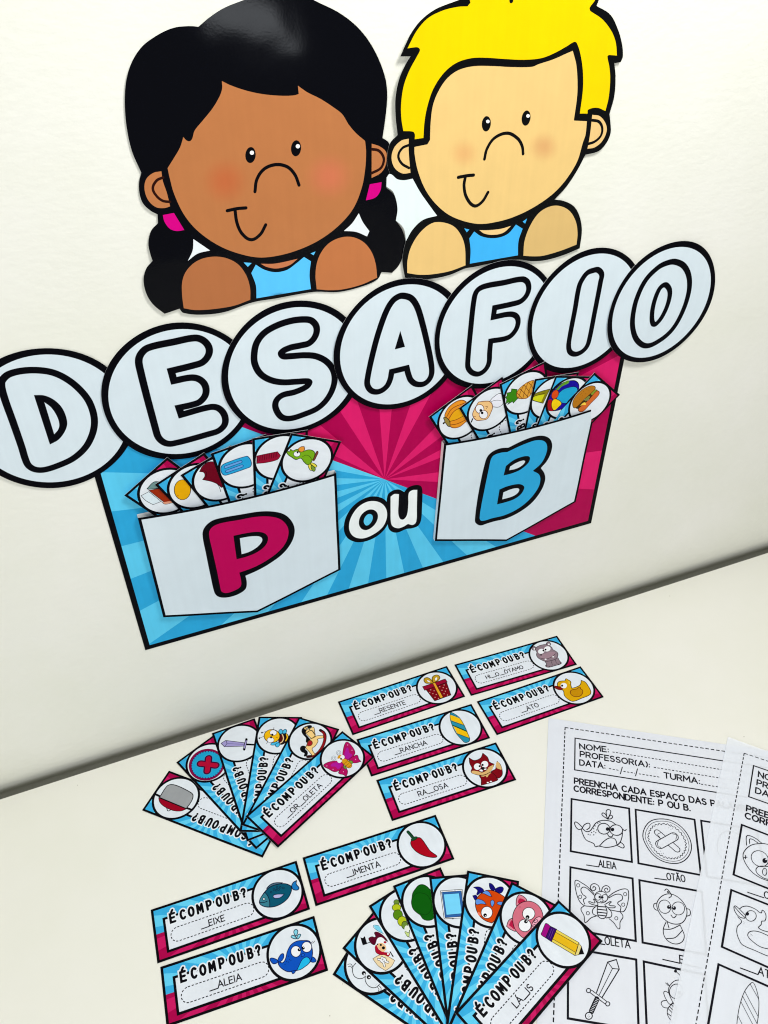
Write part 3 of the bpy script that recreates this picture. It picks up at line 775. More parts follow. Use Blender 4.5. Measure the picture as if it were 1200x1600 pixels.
G = {}     # picture drawings, in the coordinates of an enlarged photograph detail
def g(name, org, sc, *ops): G[name] = (org, sc, ops)
WH = (236, 238, 242); K = INK
g('gift', (640, 1030), 13.333, ('FO', (122, 0, 14), [(345, 640, 1), (770, 490, 1), (860, 750, 1), (525, 870, 1)]), ('FO', (148, 4, 44), [(270, 575, 1), (740, 415, 1), (785, 480, 1), (315, 650, 1)]),
  *[('C', (215, 160, 150), x, y, 11, None, 0, 7) for x, y in [(440, 640), (510, 660), (420, 695), (485, 720), (555, 738), (530, 795), (600, 820), (628, 575), (700, 595), (720, 540), (675, 650), (745, 670), (770, 615), (718, 722), (790, 750)]],
  ('FO', (226, 160, 40), [(480, 500, 1), (530, 488, 1), (697, 795, 1), (640, 818, 1)], 8), ('FO', (190, 150, 30), [(490, 495), (400, 395), (320, 395), (300, 450), (340, 500), (420, 505)], 14, (80, 60, 0)), ('FO', (190, 150, 30), [(495, 490), (470, 400), (510, 345), (590, 335), (630, 385), (600, 440), (530, 478)], 14, (80, 60, 0)),
  ('F', WH, [(365, 440), (430, 468), (420, 482), (380, 468)]), ('F', WH, [(535, 400), (572, 385), (565, 430), (540, 448)]))
MV = (138, 120, 130); MD = (60, 45, 55)
g('hippo', (815, 985), 13.333, ('FO', MV, [(490, 640), (520, 700), (500, 745), (560, 770), (700, 735), (825, 690), (790, 640), (740, 570)], 12, MD), ('CO', MV, 255, 375, 40, None, 0, 12, MD), ('C', WH, 265, 388, 17), ('CO', MV, 558, 288, 44, None, 0, 12, MD), ('C', WH, 566, 297, 20),
  ('FO', MV, [(290, 400), (330, 340), (450, 300), (520, 300), (620, 350), (650, 400), (740, 460), (755, 520), (720, 590), (620, 630), (500, 645), (400, 610), (330, 560), (310, 500), (320, 460)], 12, MD), ('F', (158, 130, 142), [(380, 540), (480, 490), (600, 450), (690, 460), (700, 520), (600, 580), (480, 600)]),
  ('C', WH, 408, 438, 68, 52, -15), ('C', WH, 535, 388, 70, 54, -15), ('C', K, 455, 422, 20), ('C', K, 499, 403, 20), ('C', K, 405, 512, 17), ('L', MD, 11, [(395, 580), (500, 597), (620, 560), (705, 490)]), ('C', WH, 500, 605, 20, 14), ('C', WH, 658, 553, 20, 14),
  *[('L', K, 14, [(x, y), (x + 22, y + 6)]) for x, y in [(510, 735), (570, 755), (630, 745), (690, 722), (750, 702), (800, 680)]], ('L', MD, 8, [(620, 650), (640, 720)]), ('L', MD, 8, [(700, 610), (725, 690)]))
BR = (110, 45, 10)
g('duck', (855, 1030), 13.333, ('FO', (216, 164, 4), [(210, 540), (230, 480), (300, 455), (370, 450), (390, 410), (440, 435), (490, 470), (490, 530), (510, 607, 1), (600, 585), (690, 530), (710, 445, 1), (790, 480), (850, 560), (905, 670), (890, 740), (720, 815), (540, 880), (440, 840), (360, 760), (335, 660), (250, 620)], 13, (40, 30, 0)),
  ('FO', (194, 138, 2), [(480, 680), (520, 640), (610, 625), (680, 585), (700, 625), (730, 640), (740, 690), (700, 760), (600, 785), (510, 750)], 13, BR), ('FO', (126, 14, 4), [(150, 570), (230, 570), (330, 592), (300, 640), (200, 625)], 10, (50, 0, 0)), ('C', WH, 345, 552, 66, 56), ('C', K, 310, 553, 22), ('L', (230, 220, 90), 14, [(450, 470), (460, 510)]))
g('surfboard', (675, 1090), 13.333, ('F', (38, 140, 170), [(385, 320), (420, 315), (560, 410), (660, 560), (740, 740), (785, 860), (770, 915), (690, 940), (620, 880), (500, 740), (420, 580), (378, 430)]),
  ('F', (240, 188, 8), [(380, 362, 1), (480, 395, 1), (590, 445, 1), (662, 572, 1), (395, 475, 1), (380, 430, 1)]), ('F', (240, 188, 8), [(440, 595, 1), (735, 712, 1), (775, 845, 1), (520, 745, 1)]), ('L', (10, 76, 40), 24, [(428, 578), (722, 705)]), ('L', (10, 76, 60), 14, [(395, 485), (665, 580)]), ('L', (10, 76, 60), 14, [(525, 752), (778, 850)]), ('L', (16, 90, 110), 10, [(400, 345), (530, 410)]),
  ('L', (30, 60, 40), 12, [(385, 320), (420, 315), (560, 410), (660, 560), (740, 740), (785, 860), (770, 915), (690, 940), (620, 880), (500, 740), (420, 580), (378, 430)], True))
FR = (124, 2, 18); TAN = (216, 176, 112)
g('fox', (715, 1150), 13.333, ('FO', FR, [(700, 760), (790, 690), (800, 620), (825, 530, 1), (890, 600), (930, 730), (920, 830), (830, 880)], 12), ('F', TAN, [(800, 640), (825, 540), (888, 605), (915, 700), (860, 690), (830, 680)]), ('FO', FR, [(460, 820), (490, 900), (490, 1030, 1), (600, 1000), (700, 970), (835, 920), (820, 880), (760, 800), (680, 760)], 12),
  ('F', TAN, [(490, 830), (600, 800), (690, 765), (650, 810), (610, 862), (580, 830), (540, 850)]), ('FO', FR, [(240, 458, 1), (350, 510), (480, 460), (525, 360, 1), (610, 430), (640, 480), (660, 540), (762, 590, 1), (700, 720), (600, 800), (480, 820), (340, 790), (280, 750), (300, 670), (255, 580)], 12),
  ('F', TAN, [(290, 745), (430, 740), (510, 765), (600, 720), (640, 660), (752, 598, 1), (720, 700), (640, 770), (520, 812), (400, 803)]), ('C', WH, 412, 640, 72, 68), ('C', WH, 565, 592, 74, 70), ('C', K, 460, 630, 22), ('C', K, 520, 605, 23), ('F', K, [(490, 668), (565, 658), (530, 712)]), ('F', WH, [(455, 722), (500, 700), (525, 738)]), ('F', WH, [(548, 700), (592, 680), (602, 705)]), ('C', WH, 628, 973, 22, 14), ('C', WH, 692, 950, 22, 14), ('L', K, 9, [(440, 735), (500, 752), (560, 730), (635, 680)]))
g('chili', (610, 1270), 12, ('FO', (168, 0, 26), [(390, 530), (430, 495), (540, 465), (600, 510), (670, 610), (750, 720), (870, 810), (860, 835), (780, 840), (640, 810), (500, 740), (410, 650), (380, 580)], 13, (40, 0, 6)), ('L', (6, 20, 14), 58, [(330, 360), (380, 415), (425, 475)]), ('FO', (18, 76, 40), [(392, 522), (415, 470), (465, 450), (505, 462), (470, 505)], 10), ('L', (18, 70, 40), 34, [(330, 360), (380, 415), (428, 480)]))
NV = (10, 20, 50)
g('fish', (385, 1340), 12, ('FO', (24, 118, 190), [(850, 540), (880, 470), (940, 435, 1), (935, 500), (985, 570), (960, 610), (880, 600)], 16, NV), ('FO', (74, 106, 126), [(390, 600), (450, 510), (550, 475), (670, 475, 1), (640, 505), (500, 540)], 16, NV), ('FO', (4, 82, 108), [(345, 645), (450, 550), (600, 500), (740, 495), (845, 540, 1), (840, 640), (780, 760), (680, 850), (560, 910), (440, 930), (330, 915), (250, 860), (260, 780)], 17, NV),
  ('FO', (52, 122, 140), [(345, 650, 1), (400, 720), (435, 820), (437, 928, 1), (330, 915), (250, 860), (260, 770)], 15, NV), ('L', NV, 14, [(250, 842), (320, 845), (390, 820)]), ('CO', WH, 328, 778, 21, None, 0, 12, NV), ('FO', (176, 180, 224), [(500, 730), (540, 695), (712, 685, 1), (640, 750), (540, 765)], 13, NV),
  *[('LE', NV, 9, x, y, 17, None, 0, 10) for x, y in [(465, 650), (518, 600), (575, 562), (635, 560), (695, 572), (560, 615), (605, 600)]])
WB = (8, 80, 188); WN = (6, 16, 70)
g('whale', (405, 1430), 10.909, ('FO', WB, [(320, 790), (250, 830), (200, 790), (190, 738), (260, 740)], 13, WN), ('FO', WB, [(325, 790), (335, 720), (400, 655), (420, 710), (380, 780)], 13, WN), ('FO', WB, [(880, 790), (900, 715), (970, 770), (950, 802)], 13, WN), ('FO', WB, [(330, 800), (400, 812), (450, 740), (480, 620), (540, 510), (640, 445), (760, 435), (860, 450), (900, 560), (910, 650), (890, 760), (860, 810), (760, 890), (640, 945), (500, 965), (400, 920), (340, 860)], 14, WN),
  ('FO', WB, [(548, 955, 1), (578, 1000), (632, 940, 1)], 12, WN), ('FO', (28, 178, 228), [(640, 945, 1), (680, 860), (740, 750), (810, 715), (860, 750), (860, 810), (780, 880), (700, 930)], 12, WN), ('CO', WH, 625, 620, 86, 97, 0, 13, WN), ('CO', WH, 810, 545, 86, 92, 0, 13, WN), ('C', K, 682, 592, 27), ('C', K, 750, 562, 27), ('C', WH, 690, 580, 8), ('C', WH, 760, 552, 8), ('FO', (20, 92, 200), [(715, 705), (740, 650), (772, 680), (740, 707)], 9, WN),
  ('FO', (130, 205, 225), [(625, 355), (590, 290), (620, 245), (658, 270), (645, 330)], 13, (0, 60, 80)), ('FO', (130, 205, 225), [(630, 405), (545, 375), (570, 343), (620, 370)], 13, (0, 60, 80)), ('FO', (130, 205, 225), [(650, 405), (660, 340), (705, 330), (690, 375)], 13, (0, 60, 80)), ('L', K, 9, [(880, 478), (920, 475), (948, 442)]), ('L', K, 7, [(885, 470), (910, 450)]), *[('C', WN, x, y, 8, None, 0, 7) for x, y in [(500, 700), (515, 755), (470, 790), (440, 840), (500, 800), (540, 770)]])
g('pan', (215, 1195), 10.909, ('FO', (152, 0, 32), [(360, 565, 1), (830, 755, 1), (740, 790), (600, 780), (450, 710), (380, 640)], 10), ('FO', (154, 157, 160), [(375, 560, 1), (500, 370), (580, 340), (700, 370), (900, 470), (945, 520), (920, 620), (830, 748, 1)], 14), ('L', K, 34, [(315, 510), (372, 537)]), ('L', K, 34, [(848, 742), (905, 762)]), ('L', K, 13, [(497, 742), (520, 788), (565, 772)]))
g('button', (275, 1145), 13.333, ('C', (126, 6, 62), 640, 668, 378, 326, -18, 32), ('C', (60, 6, 80), 643, 668, 330, 285, -18, 32), *[('C', (26, 160, 204), 645 + 300 * math.cos(t) * .951 + 252 * math.sin(t) * .309, 668 - 300 * math.cos(t) * .309 + 252 * math.sin(t) * .951, 26, None, 0, 8) for t in np.linspace(0, 2 * math.pi, 34, endpoint=False)], ('C', (26, 160, 204), 645, 668, 300, 252, -18, 32),
  ('L', (70, 150, 190), 172, [(510, 645), (830, 682)]), ('L', (70, 150, 190), 172, [(678, 535), (650, 800)]), ('L', (50, 4, 50), 150, [(510, 645), (830, 682)]), ('L', (50, 4, 50), 150, [(678, 535), (650, 800)]), ('L', (176, 6, 50), 96, [(678, 535), (650, 800)]), ('L', (176, 6, 50), 96, [(510, 645), (830, 682)]))
LI = (160, 152, 204)
g('sword', (330, 1120), 15, ('L', K, 44, [(830, 650), (990, 656)]), ('FO', LI, [(232, 625, 1), (340, 558, 1), (785, 612, 1), (762, 692, 1), (310, 705, 1)], 13), ('L', K, 10, [(340, 558), (368, 628), (310, 705)]), ('L', (90, 80, 150), 10, [(370, 630), (770, 650)]), ('L', K, 52, [(825, 540), (775, 760)]), ('L', LI, 28, [(823, 560), (780, 735)]), ('C', K, 826, 533, 28), ('C', K, 774, 767, 28))
YL = (240, 184, 14)
g('bee', (390, 1115), 15, ('FO', (22, 8, 6), [(690, 500), (800, 470), (880, 480), (910, 560), (830, 690), (740, 730), (690, 700)], 10), ('F', (80, 10, 10), [(720, 520), (770, 500), (780, 600), (720, 690)]), ('L', (236, 200, 150), 22, [(765, 490), (795, 580), (765, 660), (705, 700)]), ('L', YL, 26, [(865, 490), (885, 560), (850, 640)]), ('FO', (70, 184, 226), [(700, 470), (690, 400), (735, 372), (775, 410), (775, 465)], 14, (10, 60, 90)), ('FO', (70, 184, 226), [(780, 465), (800, 390), (850, 375), (870, 420), (840, 465)], 14, (10, 60, 90)),
  ('FO', (70, 184, 226), [(500, 735), (520, 690), (640, 665), (690, 690), (600, 735)], 14, (10, 60, 90)), ('FO', (70, 184, 226), [(600, 730), (690, 690), (710, 730), (660, 785), (620, 775)], 14, (10, 60, 90)), ('CO', YL, 525, 530, 185, 155, 0, 14), ('C', WH, 556, 452, 82, 64), ('C', WH, 492, 622, 82, 62), ('LE', K, 8, 556, 452, 82, 64), ('LE', K, 8, 492, 622, 82, 62), ('C', K, 532, 500, 27), ('C', K, 505, 560, 25), ('L', BR, 9, [(620, 560), (660, 560)]),
  ('L', K, 11, [(370, 428), (290, 450)]), ('L', K, 11, [(340, 535), (230, 580)]), ('C', K, 290, 450, 19), ('C', K, 230, 580, 19), ('L', K, 11, [(565, 372), (570, 330)]), ('L', K, 11, [(420, 680), (395, 705)]))
CR_ = (242, 206, 134); DB = (70, 50, 10)
g('rocking_horse', (440, 1115), 13.333, ('L', (40, 4, 8), 62, [(810, 352), (880, 405), (905, 480), (888, 600), (830, 730), (740, 840), (640, 888), (545, 900)]), ('L', (140, 16, 24), 40, [(850, 385), (890, 440), (900, 500), (885, 600), (828, 730), (740, 840), (650, 884)]), ('FO', CR_, [(510, 690), (540, 620), (600, 530), (680, 500), (730, 468), (870, 462, 1), (870, 512, 1), (750, 535), (760, 580), (700, 680), (635, 740), (700, 850, 1), (645, 880, 1), (560, 780), (500, 715)], 12, DB),
  ('FO', K, [(420, 380), (440, 310), (520, 260), (600, 248), (630, 270), (600, 300), (520, 330), (500, 420), (560, 500), (595, 560), (520, 605), (510, 510), (450, 440)], 6), ('FO', CR_, [(500, 400), (530, 340), (600, 310), (660, 285), (682, 320), (690, 400), (700, 460), (640, 520), (580, 490), (530, 440)], 11, DB), ('L', K, 16, [(510, 412), (620, 355), (690, 440)]), ('C', K, 580, 330, 13), ('F', CR_, [(475, 310), (490, 290), (500, 335)]), ('F', CR_, [(515, 290), (535, 280), (530, 320)]), ('L', (120, 90, 10), 18, [(620, 525), (690, 480), (700, 430)]),
  ('FO', (166, 28, 38), [(540, 610), (590, 560), (640, 600), (622, 660), (540, 672)], 12, (80, 60, 0)), ('FO', K, [(500, 690), (420, 680), (385, 740), (420, 800), (480, 830), (470, 890), (530, 870), (540, 800), (490, 740)], 6))
MG = (176, 12, 92); MO = (90, 0, 40); VI = (172, 22, 150)
def fly_ops():
    return (('FO', MG, [(490, 560), (500, 420), (540, 310), (580, 298), (660, 380), (715, 480), (700, 540), (620, 620), (540, 630)], 10, MO), ('F', VI, [(520, 560), (540, 450), (580, 400), (610, 500), (662, 540), (590, 612)]), ('FO', MG, [(600, 640), (700, 560), (760, 545), (785, 610), (830, 665, 1), (700, 690)], 10, MO),
  ('FO', MG, [(500, 700), (430, 660), (300, 655), (180, 690), (128, 740), (220, 800), (330, 855), (420, 830), (490, 780)], 10, MO), ('F', VI, [(450, 690), (340, 682), (260, 740), (350, 760), (400, 802), (465, 740)]), ('FO', MG, [(430, 830), (410, 880), (500, 910), (555, 948, 1), (575, 830), (500, 760)], 10, MO), ('FO', (110, 150, 50), [(595, 655), (660, 650), (675, 690), (630, 705)], 7), ('FO', (110, 150, 50), [(510, 735), (560, 790), (540, 802), (500, 770)], 7),
  ('L', BR, 108, [(535, 668), (605, 738)]), ('L', (216, 152, 22), 92, [(520, 655), (605, 738)]), *[('L', BR, 7, [(560 + d, 650 + d), (500 + d, 700 + d)]) for d in (10, 45, 80)], ('C', (216, 152, 22), 450, 590, 62, 55), ('C', WH, 482, 580, 40), ('C', WH, 424, 646, 42), ('C', (30, 40, 10), 455, 612, 17), *[('LE', (120, 130, 140), 6, x, y, r, None, 0, 14) for x, y, r in [(410, 497, 42), (410, 497, 22), (315, 600, 44), (315, 600, 22)]], ('L', (120, 130, 140), 6, [(380, 530), (410, 560)]), *[('C', (230, 190, 215), x, y, 8, None, 0, 7) for x, y in [(580, 353), (660, 452), (190, 745), (305, 808), (500, 853), (728, 622)]])
g('butterfly', (495, 1135), 12, *fly_ops())
g('cloud_face', (520, 1480), 12, ('L', K, 13, [(430, 305), (380, 370), (370, 450), (400, 540), (480, 590), (560, 585), (620, 540)]), ('L', K, 13, [(608, 550), (610, 630), (660, 720), (740, 760), (810, 755), (875, 700)]), ('C', K, 582, 490, 40), ('C', K, 675, 565, 40), ('C', WH, 592, 506, 15), ('C', WH, 682, 570, 13), ('L', K, 11, [(375, 375), (340, 320), (280, 325)]), ('L', K, 11, [(358, 395), (330, 358), (290, 372)]), ('L', K, 11, [(838, 750), (865, 790), (855, 825)]), ('L', K, 11, [(860, 720), (905, 770), (900, 825)]), *[('C', K, x, y, 4, None, 0, 6) for x, y in [(790, 690), (815, 700), (830, 680), (805, 715)]])
RD = (168, 4, 40)
g('pirate', (545, 1430), 12, ('FO', (234, 212, 170), [(450, 820, 1), (550, 760), (640, 740), (760, 790), (862, 850, 1), (800, 960), (690, 1042, 1), (560, 960), (500, 890)], 9, (90, 70, 40)), ('L', K, 46, [(550, 828), (735, 885)]), ('L', K, 46, [(620, 790), (670, 955)]), ('C', K, 645, 845, 66, 60), ('L', WH, 28, [(550, 828), (735, 885)]), ('L', WH, 28, [(620, 790), (670, 955)]), ('C', WH, 645, 845, 56, 50), ('C', K, 632, 832, 15), ('C', K, 664, 868, 15), ('C', WH, 632, 832, 6), ('C', WH, 664, 868, 6),
  ('F', (120, 205, 230), [(460, 200, 1), (560, 200), (650, 350, 1), (520, 280)]), ('L', (40, 110, 140), 8, [(650, 350), (520, 280), (460, 200), (560, 200)]), ('FO', (86, 0, 34), [(372, 450), (430, 405), (500, 410), (480, 330), (540, 320), (640, 380), (730, 490), (680, 470), (560, 420), (520, 480), (470, 560)], 7), ('F', WH, [(540, 440), (620, 420), (700, 500), (800, 640), (740, 680), (680, 560), (560, 530), (520, 520)]), ('F', RD, [(490, 610), (520, 560), (560, 640), (650, 690), (770, 720), (740, 775), (660, 745), (590, 745), (510, 700)]), ('L', (70, 0, 20), 8, [(490, 610), (510, 700), (590, 745), (660, 745), (740, 775)]),
  ('F', (232, 190, 140), [(530, 560), (600, 520), (680, 560), (695, 640), (640, 690), (560, 630)]), ('C', K, 650, 615, 30), ('C', K, 600, 560, 21), ('C', K, 540, 548, 14), ('C', RD, 680, 510, 28, 22), ('C', WH, 735, 728, 18), ('L', K, 20, [(775, 690), (830, 775)]), ('F', K, [(218, 420, 1), (265, 432, 1), (300, 395, 1), (345, 540, 1), (262, 567, 1)]), ('L', K, 14, [(340, 530), (400, 510)]))
GD = (30, 50, 0)
g('caterpillar', (580, 1385), 12, ('CO', (104, 136, 50), 475, 300, 52, 48, 0, 11, GD), ('CO', (178, 192, 24), 475, 400, 82, 68, 0, 11, GD), ('CO', (82, 132, 12), 500, 535, 88, 95, 0, 11, GD), ('CO', (178, 192, 24), 580, 655, 84, 95, 0, 11, GD), ('CO', (104, 136, 50), 630, 730, 58, 75, 0, 11, GD), ('C', (225, 232, 220), 668, 800, 46, 66), ('FO', (190, 210, 130), [(635, 850), (700, 870), (720, 820), (715, 900), (700, 950), (650, 900)], 8, GD), ('L', GD, 9, [(700, 940), (765, 992)]))
g('leafy_tree', (625, 1360), 12, ('FO', (4, 88, 4), [(240, 430), (290, 350), (350, 285), (430, 270), (510, 310), (560, 360), (660, 420), (680, 600), (670, 800), (620, 910), (520, 940), (430, 910), (380, 840), (310, 790), (245, 720), (215, 610), (225, 520)], 13, (0, 50, 0)), ('L', (0, 60, 0), 11, [(230, 530), (300, 440), (390, 425), (500, 460), (560, 540), (590, 640), (570, 760), (500, 830), (430, 830), (370, 805)]))
g('blue_frame', (625, 1360), 12, ('FO', WH, [(755, 388, 1), (1165, 358, 1), (1225, 890, 1), (828, 912, 1)], 10), ('FO', (44, 96, 164), [(778, 412, 1), (1150, 388, 1), (1205, 862, 1), (850, 890, 1)], 9), ('FO', (116, 208, 246), [(815, 450, 1), (1108, 430, 1), (1160, 812, 1), (870, 840, 1)], 9, (30, 70, 130)), ('C', K, 990, 910, 16, 9), ('C', K, 1030, 370, 16, 9), ('L', (110, 140, 170), 8, [(790, 400), (842, 880)]))
OG = (204, 66, 0); SB2 = (92, 144, 222); NB = (12, 4, 112)
g('puffer_fish', (720, 1355), 12, ('FO', NB, [(235, 378, 1), (330, 370), (400, 400), (430, 450), (360, 490), (300, 522), (312, 440)], 8), ('FO', NB, [(220, 538, 1), (290, 530), (305, 600), (272, 625)], 8), ('FO', NB, [(530, 310), (570, 310), (620, 360), (645, 430), (560, 420)], 8), ('FO', NB, [(640, 430), (700, 380), (780, 375), (800, 420), (750, 490), (680, 470)], 8), ('FO', OG, [(310, 570), (400, 480), (500, 435), (620, 450), (740, 510), (830, 580), (850, 700), (760, 900), (580, 1050, 1), (450, 1000), (340, 900), (280, 760), (275, 650)], 13),
  ('FO', SB2, [(400, 490), (470, 445), (530, 470), (582, 555, 1), (520, 540), (440, 500)], 10), ('FO', SB2, [(288, 610), (370, 610), (440, 650), (475, 702, 1), (380, 690), (290, 700)], 10), ('FO', SB2, [(560, 640), (600, 620), (630, 670), (590, 752, 1), (565, 710)], 10), ('FO', SB2, [(678, 675), (760, 650), (830, 700), (740, 715)], 10), ('CO', WH, 487, 852, 107, 113, 0, 12), ('C', K, 455, 903, 34), ('C', WH, 466, 914, 10), ('C', (228, 120, 90), 345, 880, 24, 45, -35))
PK = (206, 108, 128); PK2 = (216, 126, 146)
g('pig', (775, 1380), 12, ('FO', PK2, [(390, 430), (378, 350), (390, 280), (430, 218, 1), (510, 250), (575, 335), (480, 400)], 13), ('F', (180, 22, 66), [(412, 370), (430, 300), (470, 290), (545, 340), (460, 400)]), ('FO', PK2, [(330, 670), (240, 700), (198, 812, 1), (270, 870), (380, 892)], 13), ('F', (180, 22, 66), [(300, 700), (250, 770), (245, 795), (280, 820), (345, 860)]), ('FO', PK, [(310, 640), (350, 500), (440, 390), (580, 340), (720, 370), (830, 470), (880, 620), (860, 800), (720, 960), (530, 1030), (420, 950), (340, 830)], 13),
  ('CO', WH, 612, 575, 117, 117, 0, 12), ('CO', WH, 540, 795, 117, 117, 0, 12), ('C', K, 590, 640, 37), ('C', K, 560, 722, 35), ('C', WH, 585, 655, 10), ('C', WH, 572, 715, 10), ('CO', (234, 166, 186), 765, 760, 80, 140, 30, 12), ('LE', K, 11, 745, 715, 22, 40, 60), ('LE', K, 11, 712, 800, 18, 30, 60), ('C', (190, 80, 100), 450, 450, 16, 12))
PY = (226, 180, 22)
g('pencil', (830, 1400), 10, ('FO', PY, [(395, 528, 1), (745, 732, 1), (680, 932, 1), (315, 712, 1)], 9), ('F', (226, 204, 84), [(398, 532, 1), (742, 734, 1), (725, 765, 1), (383, 572, 1)]), ('F', (226, 204, 84), [(345, 680, 1), (685, 880, 1), (680, 926, 1), (322, 710, 1)]), ('FO', (224, 208, 128), [(742, 738, 1), (785, 795, 1), (742, 920, 1), (680, 932, 1), (712, 850, 1)], 8), ('F', K, [(785, 790, 1), (828, 912, 1), (738, 920, 1)]), ('FO', (52, 0, 98), [(295, 473, 1), (397, 522, 1), (315, 718, 1), (218, 650, 1)], 9), ('FO', (156, 0, 126), [(232, 430), (300, 475, 1), (225, 657, 1), (155, 605), (170, 560), (205, 470)], 9),
  ('L', K, 8, [(383, 570), (725, 765)]), ('L', K, 8, [(345, 680), (685, 880)]), *[('L', (110, 60, 150), 6, [(300 + d * .8, 505 + d * .4), (250 + d * .8, 640 + d * .4)]) for d in (25, 60)])
g('carton', (190, 705), 12, ('FO', (214, 228, 236), [(365, 830, 1), (510, 755, 1), (740, 940, 1), (590, 1000, 1), (450, 920)], 9), ('FO', (108, 142, 142), [(475, 700, 1), (600, 575), (720, 570, 1), (700, 690, 1), (500, 712, 1)], 12), ('FO', (152, 42, 10), [(510, 732, 1), (700, 695, 1), (950, 940, 1), (800, 958, 1)], 9), ('F', (220, 150, 120), [(760, 958, 1), (930, 930, 1), (950, 965, 1), (810, 990, 1)]), ('L', K, 8, [(740, 940), (815, 992), (950, 965)]))
g('yolk', (190, 705), 12, ('CO', (226, 166, 4), 1140, 720, 155, 190, 0, 11), ('C', (210, 120, 0), 1055, 830, 14))
g('wing', (270, 690), 12, ('FO', (106, 0, 26), [(500, 560, 1), (560, 450), (700, 370), (900, 440), (930, 850), (830, 790), (720, 745), (558, 710, 1), (600, 640), (580, 575)], 10), ('L', (50, 0, 14), 9, [(545, 540), (620, 560), (630, 640), (600, 690)]), ('L', K, 8, [(830, 790), (870, 850), (900, 940)]))
g('ice_pop', (325, 675), 12, ('FO', (36, 158, 212), [(240, 690), (255, 630), (330, 580), (720, 450), (770, 480), (810, 560), (800, 640), (720, 680), (350, 805), (290, 800), (250, 750)], 13, (10, 60, 100)), ('L', (20, 50, 130), 62, [(330, 655), (610, 555)]), ('L', (100, 160, 220), 40, [(330, 655), (610, 555)]), ('L', (20, 50, 130), 62, [(355, 735), (632, 635)]), ('L', (100, 160, 220), 40, [(355, 735), (632, 635)]))
g('comb', (380, 670), 12, ('FO', (146, 8, 46), [(240, 505, 1), (640, 425, 1), (700, 500, 1), (640, 575), (420, 632), (250, 648, 1)], 10, (50, 0, 15)), *[('L', (60, 0, 18), 9, [(262 + 33 * k, 512 - 6.6 * k), (268 + 33 * k, 608 - 7.5 * k)]) for k in range(12)])
PG = (116, 168, 24); PGD = (40, 60, 0)
g('parrot', (435, 670), 12, ('FO', (120, 60, 50), [(680, 500), (720, 415), (745, 435), (715, 510), (665, 600), (650, 580)], 9), ('FO', (228, 214, 70), [(560, 660), (570, 730), (610, 780), (640, 760), (610, 670)], 11, PGD), ('FO', (228, 214, 70), [(600, 645), (660, 645), (720, 695), (695, 720), (630, 680)], 11, PGD), ('FO', (120, 150, 50), [(620, 690), (690, 740), (670, 797), (630, 770)], 11, PGD), ('FO', PG, [(158, 420), (210, 425), (225, 385), (270, 410), (350, 380), (430, 425), (560, 390), (650, 410), (682, 470), (640, 580), (560, 672), (480, 620), (420, 550), (330, 575), (250, 530), (180, 480)], 13, PGD),
  ('FO', (228, 146, 54), [(370, 390), (420, 335), (480, 328, 1), (488, 390), (430, 432)], 11, (90, 40, 0)), ('CO', WH, 345, 470, 64, 50, 0, 9, PGD), ('C', K, 358, 440, 17), ('L', PGD, 8, [(450, 520), (520, 490), (590, 520), (622, 575)]))
PO_ = (226, 142, 34)
g('pumpkin', (665, 595), 10.909, ('FO', PO_, [(330, 620), (330, 560), (400, 440), (520, 350), (620, 325), (690, 360), (770, 450), (760, 640), (680, 700), (580, 780), (470, 800), (400, 760), (350, 690)], 12, BR), ('F', (226, 164, 20), [(410, 650), (490, 520), (620, 440), (740, 560), (520, 660), (410, 692)]), ('L', BR, 11, [(350, 625), (450, 470), (700, 362)]), ('L', BR, 11, [(390, 650), (480, 520), (640, 430)]), ('L', BR, 11, [(410, 690), (520, 660), (660, 590)]), ('L', BR, 11, [(420, 752), (540, 730), (700, 655)]), ('FO', (150, 130, 60), [(310, 620), (400, 672), (412, 775), (380, 770), (330, 710), (300, 720), (325, 690)], 10), ('C', K, 305, 722, 16))
SKN = (236, 192, 130)
g('bald_head', (665, 595), 10.909, ('FO', (228, 230, 240), [(1085, 350, 1), (1160, 270), (1280, 215), (1340, 330), (1260, 440), (1130, 440, 1)], 9), ('L', K, 7, [(1100, 360), (1180, 330), (1280, 330)]), ('FO', SKN, [(800, 580), (830, 480), (870, 410), (900, 360), (930, 355), (1000, 345), (1100, 355), (1140, 440), (1110, 540), (1070, 620), (1030, 655), (950, 670), (860, 668)], 11, BR), ('CO', WH, 920, 476, 72, 76, 0, 9, BR), ('CO', WH, 985, 572, 74, 72, 0, 9, BR), ('C', K, 940, 502, 24), ('C', K, 962, 545, 23), ('L', BR, 9, [(1020, 430), (1050, 440), (1035, 470)]), ('L', BR, 8, [(810, 612), (850, 605)]), ('L', K, 22, [(800, 645), (778, 700)]))
g('pineapple', (765, 575), 12, ('FO', (54, 130, 14), [(515, 400, 1), (410, 388, 1), (400, 450, 1), (300, 465, 1), (330, 510, 1), (245, 560, 1), (320, 580, 1), (258, 692, 1), (370, 630, 1), (338, 682, 1), (430, 622, 1), (442, 657, 1), (525, 570, 1), (500, 480, 1)], 10, (0, 50, 0)), ('FO', (216, 154, 54), [(505, 470), (550, 390), (640, 310), (740, 250), (830, 240), (820, 400), (720, 550), (600, 575), (525, 555)], 11, BR), *[('L', (96, 40, 10), 9, p) for p in ([(560, 385), (640, 460), (720, 545)], [(640, 312), (710, 400), (770, 480)], [(720, 258), (780, 330), (815, 400)], [(510, 460), (560, 520), (610, 572)], [(540, 560), (580, 440), (640, 312)], [(620, 575), (650, 450), (720, 258)], [(700, 550), (740, 420), (810, 245)])])
